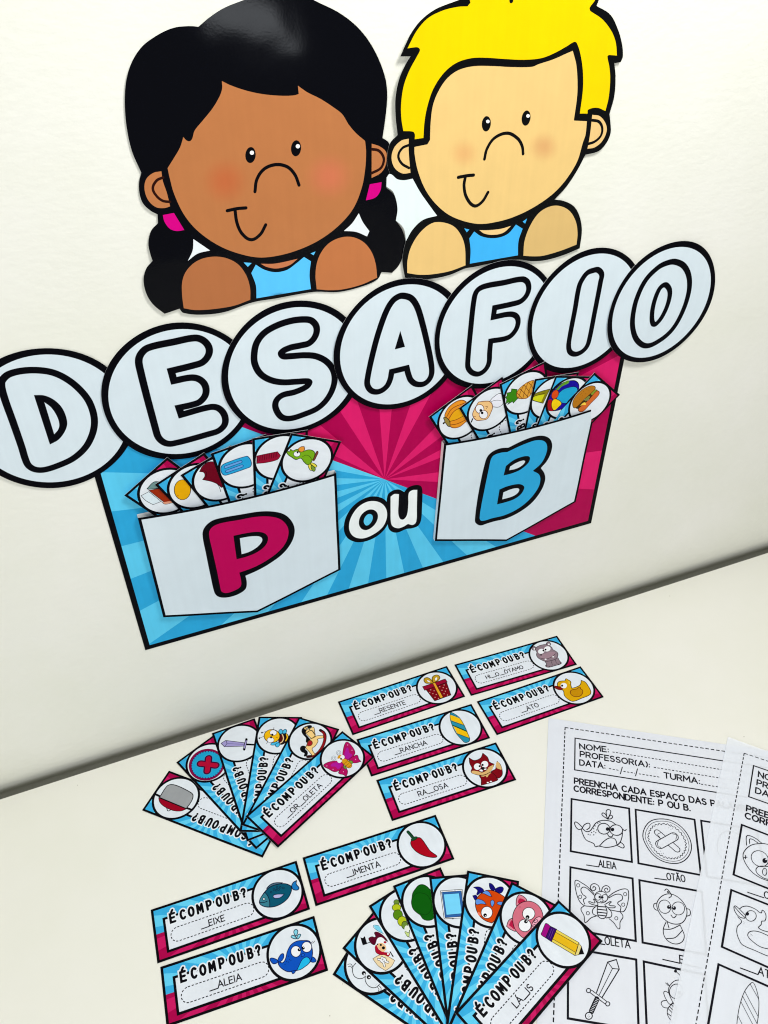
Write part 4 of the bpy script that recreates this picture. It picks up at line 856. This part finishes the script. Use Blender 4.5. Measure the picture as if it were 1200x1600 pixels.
g('corn', (765, 575), 12, ('FO', (130, 122, 14), [(778, 560), (850, 480), (980, 430), (1130, 390, 1), (1000, 660, 1), (860, 622), (790, 595)], 10), ('F', (204, 206, 24), [(793, 562), (880, 520), (1030, 490, 1), (965, 635, 1), (860, 612)]), ('L', (40, 40, 0), 8, [(800, 550), (880, 510), (1030, 470)]))
g('beach_ball', (860, 575), 12, ('FO', (20, 4, 150), [(-60, 560), (0, 470), (80, 390), (200, 290), (350, 237), (470, 240), (530, 320), (500, 480), (380, 640), (200, 770), (60, 802), (-60, 782), (-100, 680)], 12), ('F', (168, 14, 24), [(20, 590), (-80, 640), (-100, 720), (-60, 775), (55, 795), (30, 700)]), ('F', (90, 146, 34), [(88, 410, 1), (200, 305), (350, 243), (210, 345), (130, 420)]), ('FO', (28, 160, 206), [(110, 560), (200, 430), (330, 365), (490, 365), (480, 500), (350, 640), (210, 650)], 9), ('FO', (240, 202, 14), [(18, 680), (50, 590), (110, 580), (205, 655), (150, 730), (70, 792), (30, 750)], 9), ('CO', (212, 72, 18), 85, 495, 62, 92, 25, 9))
g('burger', (860, 575), 12, ('F', (60, 44, 14), [(470, 740), (640, 590), (830, 400), (880, 420), (700, 600), (530, 760)]), ('F', (132, 152, 44), [(760, 480), (830, 395), (862, 430), (790, 505)]), ('F', (120, 130, 60), [(640, 590), (720, 520), (740, 545), (660, 620)]), ('FO', (206, 102, 44), [(520, 775), (590, 700), (720, 590), (860, 430), (910, 440), (900, 505), (760, 655), (620, 805), (550, 817)], 10, (70, 30, 0)), ('FO', (178, 114, 24), [(415, 660), (450, 560), (560, 430), (700, 345), (800, 332), (842, 370), (800, 430), (640, 580), (500, 722), (440, 745)], 10, (70, 40, 0)), ('F', (240, 200, 70), [(560, 705), (640, 640), (662, 685), (605, 690)]), *[('C', (120, 70, 10), x, y, 8, 5, -40, 7) for x, y in [(500, 560), (560, 500), (620, 440), (680, 400), (740, 370), (540, 580), (600, 520), (660, 470), (720, 420), (480, 620), (580, 470)]])

# --- cards lying on the table
ROW = 'word cards laid out in rows on the table'
def table_card(corners, name, word, label, group=ROW, h=.0002, **kw):
    q = ray_to(corners, 2, h + CT / 1000)
    c = q.mean(0); ex = (q[1] - q[0]) / np.linalg.norm(q[1] - q[0]) + (q[2] - q[3]) / np.linalg.norm(q[2] - q[3])
    ex[2] = 0; ex /= np.linalg.norm(ex); ey = np.array([-ex[1], ex[0], 0]); c[2] = h + CT / 1000
    org, sc, ops = G[name]
    return card(frame(None, ex, ey, c), label, group, word, lambda r: table_map(r, h + CT / 1000), org, sc, ops, **kw)
table_card([(528.8, 1096), (698, 1041), (726, 1089), (551, 1149.5)], 'gift', '_RESENTE', 'card on the table showing a red gift box with a gold bow')
table_card([(710.6, 1039), (869, 993), (901, 1040), (737, 1087)], 'hippo', 'HI_O_ÓTAMO', 'card on the table showing a grey hippo, nearest the wall', word_h=5.6)
table_card([(744, 1096), (907.5, 1041), (943, 1090), (777, 1149.5)], 'duck', '_ATO', 'card on the table showing a yellow duck, below the hippo card')
table_card([(557.6, 1154), (735, 1099), (766, 1155.5), (581, 1215)], 'surfboard', '_RANCHA', 'card on the table showing a yellow and blue striped surfboard')
table_card([(587, 1219), (777, 1159), (806, 1220), (612, 1284)], 'fox', 'RA_OSA', 'card on the table showing a dark red fox')
table_card([(472.5, 1341), (682, 1273.6), (710, 1342), (492, 1416)], 'chili', '_IMENTA', 'card on the table showing a red chili pepper')
table_card([(235, 1421.5), (465, 1343), (484, 1423), (245.5, 1506.5)], 'fish', '_EIXE', 'card on the table showing a teal fish')
table_card([(250, 1516), (491, 1431), (513, 1517), (261, 1600)], 'whale', '_ALEIA', 'card on the table showing a blue whale spouting water')

# --- two fans of cards: blue corner and a point along the short edge give each card's pose
def fan(cards, group):
    for k, (pb, pe, pl_, name, word, label) in enumerate(cards):
        h = .0003 + .0005 * k
        q = ray_to([pb, pe, pl_], 2, h * .75 + CT / 1000)
        d = q[1] - q[0]; d[2] = 0; d /= np.linalg.norm(d)
        e2 = q[0] - q[2]; e2[2] = 0; e2 /= np.linalg.norm(e2)
        ex = np.array([-d[1], d[0], 0]) + 2.5 * e2; ex /= np.linalg.norm(ex); ey = np.array([-ex[1], ex[0], 0])
        c = q[0] - ex * CW / 2000 - ey * CH / 2000
        tl = math.atan(h * .25 / .16) if k else 0
        c[2] = h + CT / 1000 - math.tan(tl) * .08
        ex = np.array([ex[0] * math.cos(tl), ex[1] * math.cos(tl), -math.sin(tl)])
        org, sc, ops = G[name]
        card(frame(None, ex, ey, c), label, group, word, lambda r: table_map(r, h * .75 + CT / 1000), org, sc, ops)
fan([((221.9, 1266.5), (264.5, 1200.5), (408.6, 1342.4), 'pan', '', 'fanned card showing a grey pan with a red side, lowest of its fan'),
     ((275.4, 1191.5), (331.8, 1151.7), (403.5, 1328.7), 'button', '', 'fanned card showing a round button with a red cross of thread'),
     ((331, 1146), (400, 1123.3), (377, 1281.6), 'sword', '', 'fanned card showing a lilac sword'),
     ((404.3, 1120), (466.7, 1121), (377.9, 1281.6), 'bee', '', 'fanned card showing a yellow bee'),
     ((467, 1120.6), (528.5, 1136.8), (376, 1287), 'rocking_horse', '', 'fanned card showing a rocking horse'),
     ((535, 1142.5), (587, 1185), (385, 1276.5), 'butterfly', '_OR_OLETA', 'top card of the fan by the wall, showing a magenta butterfly')], 'cards fanned out by the wall')
fan([((519.5, 1523), (540.5, 1488), (600, 1579), 'cloud_face', '', 'lowest card of the front fan, two round eyes with lashes peeking out'),
     ((534.7, 1481.9), (580.8, 1430.8), (664.8, 1599.9), 'pirate', '', 'fanned card showing a small pirate holding a skull map'),
     ((575.8, 1415.8), (615.8, 1394.6), (691.6, 1593), 'caterpillar', '', 'fanned card showing a green caterpillar'),
     ((613.8, 1384.4), (689.6, 1356.3), (697.4, 1589), 'leafy_tree', '', 'fanned card showing a dark green leafy clump'),
     ((670.4, 1370.8), (724.6, 1368.3), (699.3, 1589), 'blue_frame', '', 'fanned card showing a pale blue rectangle in a navy frame'),
     ((730, 1360.4), (812, 1378), (699.3, 1589), 'puffer_fish', '', 'fanned card showing an orange fish with blue fins'),
     ((799, 1378), (873.3, 1413.3), (703, 1589), 'pig', '', 'fanned card showing a pink pig face'),
     ((872.5, 1406.5), (942, 1471.5), (712.7, 1581.5), 'pencil', 'LÁ_IS', 'top card of the front fan, showing a yellow pencil, over the worksheet')], 'cards fanned out at the front of the table')

# --- cards standing in the pockets
def pocketed(cards, group):
    for k, (pb, pe, name, word, label) in enumerate(cards):
        dep = .0062 + .0006 * k               # depth of the visible end off the wall
        q = ray_to([pb, pe], 1, dep)
        d = q[1] - q[0]; d[1] = 0; d /= np.linalg.norm(d)
        ey = -d; ex = np.array([-d[2], 0, d[0]])
        if ex[2] < 0 and abs(ex[2]) > .3: ex = -ex
        tl = (dep - (.0017 + .00026 * k)) / .16
        c = q[0] - ex * CW / 2000 - ey * CH / 2000
        exl = np.array([ex[0] * math.cos(tl), -math.sin(tl), ex[2] * math.cos(tl)])
        eyl = ey
        c[1] = -dep + math.sin(tl) * .08
        org, sc, ops = G[name]
        card(frame(None, exl, eyl, c), label, group, word, lambda r: wall_map_plane(r), org, sc, ops)
def wall_map_plane(root):
    """photograph -> the tilted card's own plane"""
    M = np.array(root.matrix_world); inv = np.linalg.inv(M)
    n = M[:3, 2]; p0 = M[:3, 3]
    def f(p):
        p = np.atleast_2d(np.array(p, float))[:, :2]
        d = np.column_stack([(p - np.array([600.0, 800.0])) / FPX, np.ones(len(p))]) @ CR
        t = ((p0 - CC) @ n) / (d @ n)
        P = CC + d * t[:, None]
        return (np.column_stack([P, np.ones(len(P))]) @ inv.T)[:, :2] * 1000
    return f
pocketed([((193.8, 773.8), (260.4, 714.6), 'carton', '', 'card in the P pocket showing an open carton, leaning far left'),
          ((241.7, 756.7), (319.2, 706.3), 'yolk', '', 'card in the P pocket showing a yellow round shape'),
          ((281.7, 742), (330, 713.3), 'wing', '', 'card in the P pocket showing a dark red wing shape'),
          ((328.8, 708.3), (392.9, 685.8), 'ice_pop', '', 'card in the P pocket showing a blue ice pop'),
          ((393.8, 684.6), (453.3, 675.4), 'comb', '', 'card in the P pocket showing a crimson comb'),
          ((454.6, 676.3), (531.3, 688.8), 'parrot', '', 'card in the P pocket showing a green parrot, frontmost there')], 'cards standing in the P pocket')
pocketed([((669.6, 650.9), (737.4, 601), 'pumpkin', '', 'card in the B pocket showing an orange pumpkin'),
          ((716.8, 637.2), (782.7, 589.5), 'bald_head', '', 'card in the B pocket showing a bald round head with big eyes'),
          ((780, 600), (846.7, 566.7), 'pineapple', '', 'card in the B pocket showing a pineapple'),
          ((835.4, 592), (901.3, 581.3), 'corn', '', 'card in the B pocket showing a yellow-green fruit, half hidden'),
          ((867.9, 586.7), (921.7, 587.5), 'beach_ball', '', 'card in the B pocket showing a colourful beach ball'),
          ((928.8, 581.7), (958.8, 607.9), 'burger', '', 'card in the B pocket showing a burger, rightmost there')], 'cards standing in the B pocket')
# ------------------------------------------------------------------ worksheets
LK = (22, 22, 30)
def sheet(label, tl, u, w, hgt, h, mat, thick, fill, base, amp):
    u = np.array([u[0], u[1], 0.0]); u /= np.linalg.norm(u); v = np.array([-u[1], u[0], 0.0])      # v points to the top of the sheet
    p = ray_to([tl], 2, h)[0]
    c = p + u * w / 2000 - v * hgt / 2000; c[2] = h
    root = empty('worksheet', frame(None, u, v, c))
    tag(root, label, 'worksheet', 'printed worksheets on the table')
    a = Art(); a.add([(-w / 2, -hgt / 2), (w / 2, -hgt / 2), (w / 2, hgt / 2), (-w / 2, hgt / 2)], fill)
    disp = lambda x, y: base + amp * math.sin(x * .021 + 1) * math.sin(y * .017) + .25 * max(0, (-x - 90) / 60) ** 2
    a.build('paper_sheet', root, mat, 0, thick, 20, disp)
    mp = table_map(root, h)
    def part(name, fn, par=None):
        b = Art(mp); fn(b)
        return b.build(name, par or root, M_SHEET, .10, 0, 25, disp)
    return root, part, mp
def zoomed(b, org, sc): b.org = np.array(org, float); b.sc = sc; return b
def tx(b, txt, p0, p1, h, wt, xs=None):
    q = b.loc([p0, p1]); b.text(txt, q[0], q[1], h, wt, LK, xs)
def dl_(b, p0, p1, w=1.15, d=2.6, g=1.7):
    q = b.loc([p0, p1]); b.dash(LK, w, q[0], q[1], d, g)
def box(b, pts, w=2.2):
    b.stroke(b.loc(pts), w, LK, True)
def W_(P): return P

root, part, mp = sheet('white worksheet with a whale and a button, partly under the other sheet', (857, 1122), (165, -105.8), 297, 420, .0003, M_SHEET, .1, (220, 224, 232), .2, .14)
def border(b):
    dl_(b, (882.9, 1137), (1232, 1189), 1.35, 4.2, 2.2); dl_(b, (882.9, 1137), (858, 1760), 1.35, 4.2, 2.2)
part('cut_line', border)
def heading(b):
    zoomed(b, (840, 1110), 3.3333)
    q = b.loc([(195, 145), (975, 265), (193, 310), (975, 440)])
    ud = (q[1] - q[0]) / np.linalg.norm(q[1] - q[0])
    q1 = q[0] + ud * 232; q3 = q[2] + ud * 232
    b.stroke(np.array([q[0], q1, q3, q[2]]), 1.5, LK, True)
    tx(b, 'NOME:', (220, 201), (370, 218), 7.5, 1.6); tx(b, 'PROFESSOR(A):', (222, 240), (584, 297), 7.5, 1.6); tx(b, 'DATA:', (220, 285), (352, 303), 7.5, 1.6); tx(b, 'TURMA:', (660, 352), (845, 383), 7.5, 1.6)
    dl_(b, (390, 217), (1100, 332)); dl_(b, (605, 297), (1080, 374)); dl_(b, (372, 303), (428, 314)); dl_(b, (447, 318), (507, 328)); dl_(b, (527, 331), (640, 349)); dl_(b, (850, 385), (1040, 415))
    b.L(LK, 4.5, [(431, 331), (441, 296)]); b.L(LK, 4.5, [(510, 342), (520, 305)])
part('heading_box', heading)
def instr(b):
    zoomed(b, (840, 1110), 3.3333)
    q = b.loc([(192, 380), (925, 500)]); d = (q[1] - q[0]) / np.linalg.norm(q[1] - q[0])
    s_, W = layout('PREENCHA CADA ESPAÇO DAS P'); k = np.linalg.norm(q[1] - q[0]) / W
    b.text('PREENCHA CADA ESPAÇO DAS PALAVRAS', q[0], q[1], 7.3, 1.75, LK, k / 7.3)
    tx(b, 'CORRESPONDENTE: P OU B.', (190, 420), (795, 524), 7.3, 1.75)
part('instruction_lettering', instr)
def pbox(org, sc, corners, cap, cp, draw, ch=7.4, cw=1.15):
    def fr(b): zoomed(b, org, sc); box(b, corners)
    o = part('picture_box', fr)
    def dr(b): zoomed(b, org, sc); draw(b)
    part('picture', dr, o)
    if cap:
        def cc(b):
            zoomed(b, *cp[0]); tx(b, cap, cp[1], cp[2], ch, cw, cp[3] if len(cp) > 3 else None)
        part('caption', cc, o)
w = 13
def whale_line(b):
    L = lambda P, c=False: b.L(LK, w, P, c)
    L([(262, 605), (275, 660), (330, 760), (440, 815), (465, 860), (505, 850), (620, 870), (740, 850), (810, 810), (845, 730), (855, 660)]); L([(282, 600), (330, 640), (380, 635), (420, 590), (470, 520), (540, 485), (620, 480), (700, 500), (755, 540)])
    L([(270, 600), (220, 610), (175, 560), (170, 505), (220, 525), (275, 580)]); L([(275, 590), (310, 540), (375, 523), (382, 580), (340, 615)]); b.LE(LK, w, 585, 600, 88, 78, 12); b.LE(LK, w, 765, 620, 92, 76, 12); b.C(LK, 640, 605, 26); b.C(LK, 710, 612, 26)
    L([(520, 852), (600, 770), (680, 732), (750, 755), (778, 840)]); L([(780, 840), (830, 800), (875, 872), (790, 850)]); L([(640, 462), (560, 400), (570, 372), (612, 395), (640, 455)]); L([(632, 445), (620, 350), (652, 323), (686, 352), (645, 455)]); L([(645, 462), (680, 405), (712, 425), (690, 455), (645, 462)]); L([(640, 680), (660, 710), (700, 715), (716, 692)]); L([(858, 605), (885, 628), (910, 612)])
    for x, y in [(460, 560), (440, 600), (482, 618), (410, 655), (442, 640), (470, 658), (360, 680), (388, 690), (440, 688), (500, 520), (530, 508)]: b.C(LK, x, y, 9, None, 0, 7)
pbox((880, 1230), 9.23, [(120, 170), (950, 308), (990, 1080), (108, 925)], '__ALEIA', (((880, 1230), 9.23), (335, 1118), (762, 1183)), whale_line)
def scal(P, k, cx=573, cy=597): return [(cx + (x - cx) * k, cy + (y - cy) * k) for x, y in P]
BT = [(500, 275), (650, 305), (800, 410), (900, 560), (925, 700), (880, 820), (780, 900), (650, 917), (500, 880), (370, 790), (270, 650), (225, 520), (260, 390), (350, 300)]
def button_line(b):
    b.L(LK, 13, BT, True); b.L(LK, 7, scal(BT, .90), True)
    sp = spline(BT, True, 9); c = np.array([573, 597.0])
    b.L(LK, 9, [tuple(c + (p - c) * (.775 + .03 * math.sin(i * 2 * math.pi / 3.9))) for i, p in enumerate(sp)], True, 2)
    b.L(LK, 96, [(435, 472), (715, 712)]); b.L((220, 224, 232), 72, [(435, 472), (715, 712)]); b.L(LK, 8, [(470, 540), (440, 500), (480, 475)]); b.L(LK, 128, [(470, 645), (675, 530)]); b.L((220, 224, 232), 104, [(470, 645), (675, 530)]); b.L(LK, 9, [(450, 590), (435, 650), (490, 695)]); b.L(LK, 9, [(650, 490), (710, 510), (700, 570)])
    for x, y in [(600, 405), (625, 385), (630, 425), (655, 415), (480, 740), (490, 775), (520, 770)]: b.C(LK, x, y, 5, None, 0, 6)
pbox((980, 1250), 9.23, [(120, 140), (970, 285), (1062, 1085), (162, 915)], '__OTÃO', (((980, 1250), 9.23), (395, 1125), (838, 1185)), button_line)
pbox((980, 1250), 9.23, [(1065, 300), (1860, 432), (2040, 1262), (1150, 1105)], '', None, lambda b: b.L(LK, 11, [(1400, 460), (1300, 620), (1330, 800), (1480, 900), (1650, 860), (1700, 680), (1600, 500)], True))
def fly_line(b):
    L = lambda P, c=False: b.L(LK, 12, P, c)
    L([(445, 430), (350, 330), (260, 270), (190, 235), (168, 260), (185, 400), (230, 530), (300, 600), (380, 612), (460, 622)]); L([(445, 450), (350, 360), (290, 335), (255, 370), (280, 440), (330, 482), (290, 520), (310, 580)]); L([(640, 485), (720, 420), (830, 370), (910, 363), (942, 400), (930, 560), (880, 680), (820, 690), (660, 660)]); L([(655, 492), (760, 440), (840, 450), (852, 510), (785, 565), (830, 620), (822, 680)])
    L([(305, 603), (255, 650), (300, 750), (310, 842), (335, 840), (400, 780), (480, 750)]); L([(820, 690), (862, 760), (820, 840), (815, 930), (790, 935), (730, 850), (660, 790)]); L([(500, 580), (490, 680), (510, 760), (560, 790), (610, 770), (632, 690), (600, 585)])
    for p in ([(505, 615), (612, 622)], [(497, 655), (624, 668)], [(497, 697), (628, 712)], [(510, 738), (620, 752)]): b.L(LK, 15, p)
    L([(490, 600), (425, 660), (430, 720), (500, 755)]); L([(622, 610), (692, 690), (692, 760), (620, 780)]); b.LE(LK, 10, 546, 480, 96, 84, 10); b.LE(LK, 9, 502, 476, 46, 48); b.LE(LK, 9, 600, 490, 44, 48); b.C(LK, 525, 478, 17); b.C(LK, 565, 484, 17); L([(535, 540), (555, 550), (575, 543)])
    L([(500, 572), (440, 508), (455, 562), (370, 545), (385, 572), (480, 602)]); L([(612, 580), (690, 545), (660, 592), (748, 610), (740, 632), (650, 632)]); L([(532, 400), (510, 320), (450, 285), (400, 310), (398, 360), (440, 385), (470, 350), (440, 328), (425, 350)]); L([(550, 400), (570, 340), (620, 313), (670, 345), (665, 395), (615, 405), (598, 365), (630, 350), (640, 375)])
    for x, y in [(215, 310), (245, 475), (355, 712), (893, 437), (865, 588), (765, 785)]: b.LE(LK, 9, x, y, 23, 25, 0, 12)
pbox((880, 1350), 9.23, [(104, 48), (1000, 210), (1046, 1112), (88, 935)], '_OR__OLETA', (((880, 1350), 9.23), (110, 1080), (965, 1216)), fly_line)
def baby_line(b):
    L = lambda P, c=False: b.L(LK, 12, P, c)
    L([(425, 500), (470, 400), (560, 345), (660, 350), (770, 420), (850, 540), (857, 650), (800, 750), (700, 777), (580, 740), (480, 640)], True); L([(428, 470), (385, 490), (390, 550), (432, 580)]); L([(852, 552), (900, 570), (906, 640), (860, 662)]); b.LE(LK, 10, 540, 525, 88, 98, -20); b.LE(LK, 10, 735, 550, 92, 95, -20); b.C(LK, 600, 530, 27); b.C(LK, 676, 545, 27); b.C((220, 224, 232), 607, 518, 8); b.C((220, 224, 232), 668, 532, 8); L([(630, 645), (670, 685), (707, 655)])
    L([(600, 400), (636, 370), (620, 325), (570, 270), (540, 292)]); L([(600, 300), (580, 310), (590, 325), (612, 312)]); L([(560, 745), (520, 850), (540, 960), (620, 1040), (720, 1062), (800, 1020), (822, 940), (790, 850), (760, 785)]); L([(525, 848), (630, 848), (757, 792)]); L([(578, 750), (602, 832)]); L([(570, 985), (690, 970), (792, 870)])
pbox((980, 1360), 9.23, [(175, 142), (1075, 308), (1140, 1215), (222, 1042)], '', None, baby_line)
def sword_line(b):
    b.L(LK, 16, [(520, 710, 1), (695, 235, 1), (830, 195, 1), (875, 345, 1), (605, 790, 1)]); b.L(LK, 13, [(698, 238, 1), (770, 335, 1), (875, 345, 1)]); b.L(LK, 11, [(768, 338), (562, 748)]); b.L(LK, 64, [(440, 700), (655, 860)]); b.L((220, 224, 232), 36, [(440, 700), (655, 860)])
    for x, y in ((395, 680), (695, 888)): b.C(LK, x, y, 40); b.C((220, 224, 232), x, y, 25)
    b.L(LK, 80, [(528, 810), (440, 1005)])
    for k in range(9):
        t = k / 8; x = 535 - 95 * t; y = 818 + 190 * t; b.L((220, 224, 232), 8, [(x - 22, y - 9), (x + 16, y + 7)])
    b.C(LK, 400, 1075, 62); b.C((220, 224, 232), 400, 1075, 46)
    for dx, dy in ((0, -15), (-15, 5), (14, 8), (0, 22)): b.C(LK, 400 + dx, 1075 + dy, 6, None, 0, 6)
pbox((880, 1480), 10, [(75, 12), (1140, 195), (1178, 1300), (72, 1115)], '', None, sword_line)
def bee_line(b):
    L = lambda P, c=False: b.L(LK, 12, P, c)
    L([(850, 515), (760, 520), (690, 570), (648, 640), (650, 720), (710, 860)]); b.LE(LK, 12, 765, 690, 105, 115, 20); L([(842, 530), (820, 440), (765, 385)]); b.C(LK, 755, 375, 24); L([(650, 720), (590, 690), (570, 720), (610, 820), (670, 895), (715, 865)]); L([(612, 832), (550, 845), (530, 882), (570, 940), (640, 952)]); L([(720, 870), (640, 950), (625, 1030), (650, 1100), (720, 1180), (800, 1230)]); b.C(LK, 812, 712, 30); L([(640, 600), (600, 560)]); L([(655, 600), (625, 560)])
    for p in ([(718, 872), (780, 950)], [(690, 900), (790, 1000)], [(660, 930), (780, 1050)], [(640, 962), (770, 1090)], [(635, 1040), (760, 1130)]): b.L(LK, 13, p)
pbox((980, 1480), 10, [(258, 225), (1215, 432), (1290, 1540), (308, 1330)], '__E__', (((980, 1480), 10), (555, 185), (900, 262), .86), bee_line)

root, part, mp = sheet('white worksheet with a pig and a duck, overlapping the other sheet', (1137, 1152), (.661, -.751), 297, 420, .0009, M_THIN, 0, (242, 247, 255), .6, .3)
def border(b):
    q = b.loc([(1162.5, 1177.5), (1200, 1190), (1087.5, 1598)])
    d1 = (q[1] - q[0]) / np.linalg.norm(q[1] - q[0]); d2 = (q[2] - q[0]) / np.linalg.norm(q[2] - q[0])
    b.dash(LK, 1.1, q[0], q[0] + d1 * 250, 4.2, 2.2); b.dash(LK, 1.1, q[0], q[0] + d2 * 388, 4.2, 2.2)
part('cut_line', border)
def along(b, txt, p0, p1, h, wt, xs):
    q = b.loc([p0, p1]); b.text(txt, q[0], q[1], h, wt, LK, xs)
def heading(b):
    zoomed(b, (1070, 1160), 9.23)
    q = b.loc([(990, 340), (1200, 412), (920, 785)]); d = (q[1] - q[0]) / np.linalg.norm(q[1] - q[0])
    b.stroke(np.array([q[0], q[0] + d * 215, q[2] + d * 215, q[2]]), 1.5, LK, True)
    along(b, 'NOME:', (1058, 497), (1200, 545), 7.5, 1.6, 1.08); along(b, 'PROFESSOR(A):', (1038, 615), (1200, 670), 7.5, 1.6, 1.08); along(b, 'DATA:', (1018, 730), (1200, 792), 7.5, 1.6, 1.08)
part('heading_box', heading)
def instr(b):
    zoomed(b, (1070, 1160), 9.23)
    along(b, 'PREENCHA CADA ESPAÇO', (888, 988), (1200, 1092), 7.3, 1.75, 1.1); along(b, 'CORRESPONDENTE: P OU B.', (870, 1092), (1200, 1202), 7.3, 1.75, 1.1)
part('instruction_lettering', instr)
Z8 = ((1080, 1280), 5)
def pig_line(b):
    L = lambda P, c=False: b.L(LK, 6.3, P, c)
    L([(432, 205), (430, 140), (445, 128), (500, 150), (552, 190)]); L([(456, 192), (460, 155), (520, 186)]); L([(560, 190), (480, 200), (430, 232), (404, 280), (420, 340), (470, 410), (540, 460), (620, 485), (700, 470), (760, 400), (740, 300), (650, 215), (560, 190)]); b.LE(LK, 5.5, 535, 310, 72, 58, 35); b.C(LK, 575, 325, 20); b.C((225, 228, 236), 584, 315, 6); L([(600, 372), (530, 370), (505, 395), (520, 430), (590, 470), (660, 460)]); b.LE(LK, 5.5, 573, 413, 17, 28); L([(412, 300), (436, 298)]); L([(424, 285), (424, 312)])
pbox(*Z8, [(395, 45), (722, 172), (690, 580), (330, 435)], '__ORCO', (Z8, (440, 570), (600, 624), .86), pig_line)
def duck_line(b):
    L = lambda P, c=False: b.L(LK, 6.3, P, c)
    L([(332, 690), (345, 680), (390, 720), (425, 768), (390, 772), (350, 740)], True); L([(340, 690), (380, 735), (415, 768)]); L([(378, 702), (400, 686), (440, 682), (500, 705), (545, 735), (556, 713), (582, 750), (575, 795), (550, 800), (545, 825), (525, 852), (610, 885), (690, 890)]); L([(362, 765), (392, 802), (360, 840), (355, 890), (375, 950), (400, 985), (500, 1030), (610, 1075), (690, 1080)]); b.LE(LK, 5.5, 465, 758, 42, 42); b.C(LK, 437, 742, 14); L([(640, 930), (600, 912), (520, 880), (460, 880), (440, 910), (470, 950), (540, 1000), (610, 1018)])
    for x, y in [(405, 805), (418, 812), (410, 820), (462, 900), (475, 912), (458, 915), (470, 905)]: b.C(LK, x, y, 2.5, None, 0, 6)
pbox(*Z8, [(312, 555), (722, 718), (690, 1200), (238, 1000)], '__ATO', (Z8, (383, 1162), (600, 1243), .86), duck_line)
SF = [(470, 1280), (420, 1340), (385, 1430), (362, 1540), (358, 1640), (400, 1720), (480, 1700), (515, 1590), (527, 1430), (510, 1340), (487, 1285)]
def surf_line(b):
    b.L(LK, 5.5, SF, True)
    for p in ([(458, 1290), (524, 1405)], [(415, 1345), (524, 1550)], [(400, 1385), (515, 1605)], [(386, 1428), (502, 1650)], [(364, 1540), (450, 1712)]): b.L(LK, 5, p)
pbox(*Z8, [(212, 1137), (690, 1348), (600, 1890), (118, 1680)], '', None, surf_line)
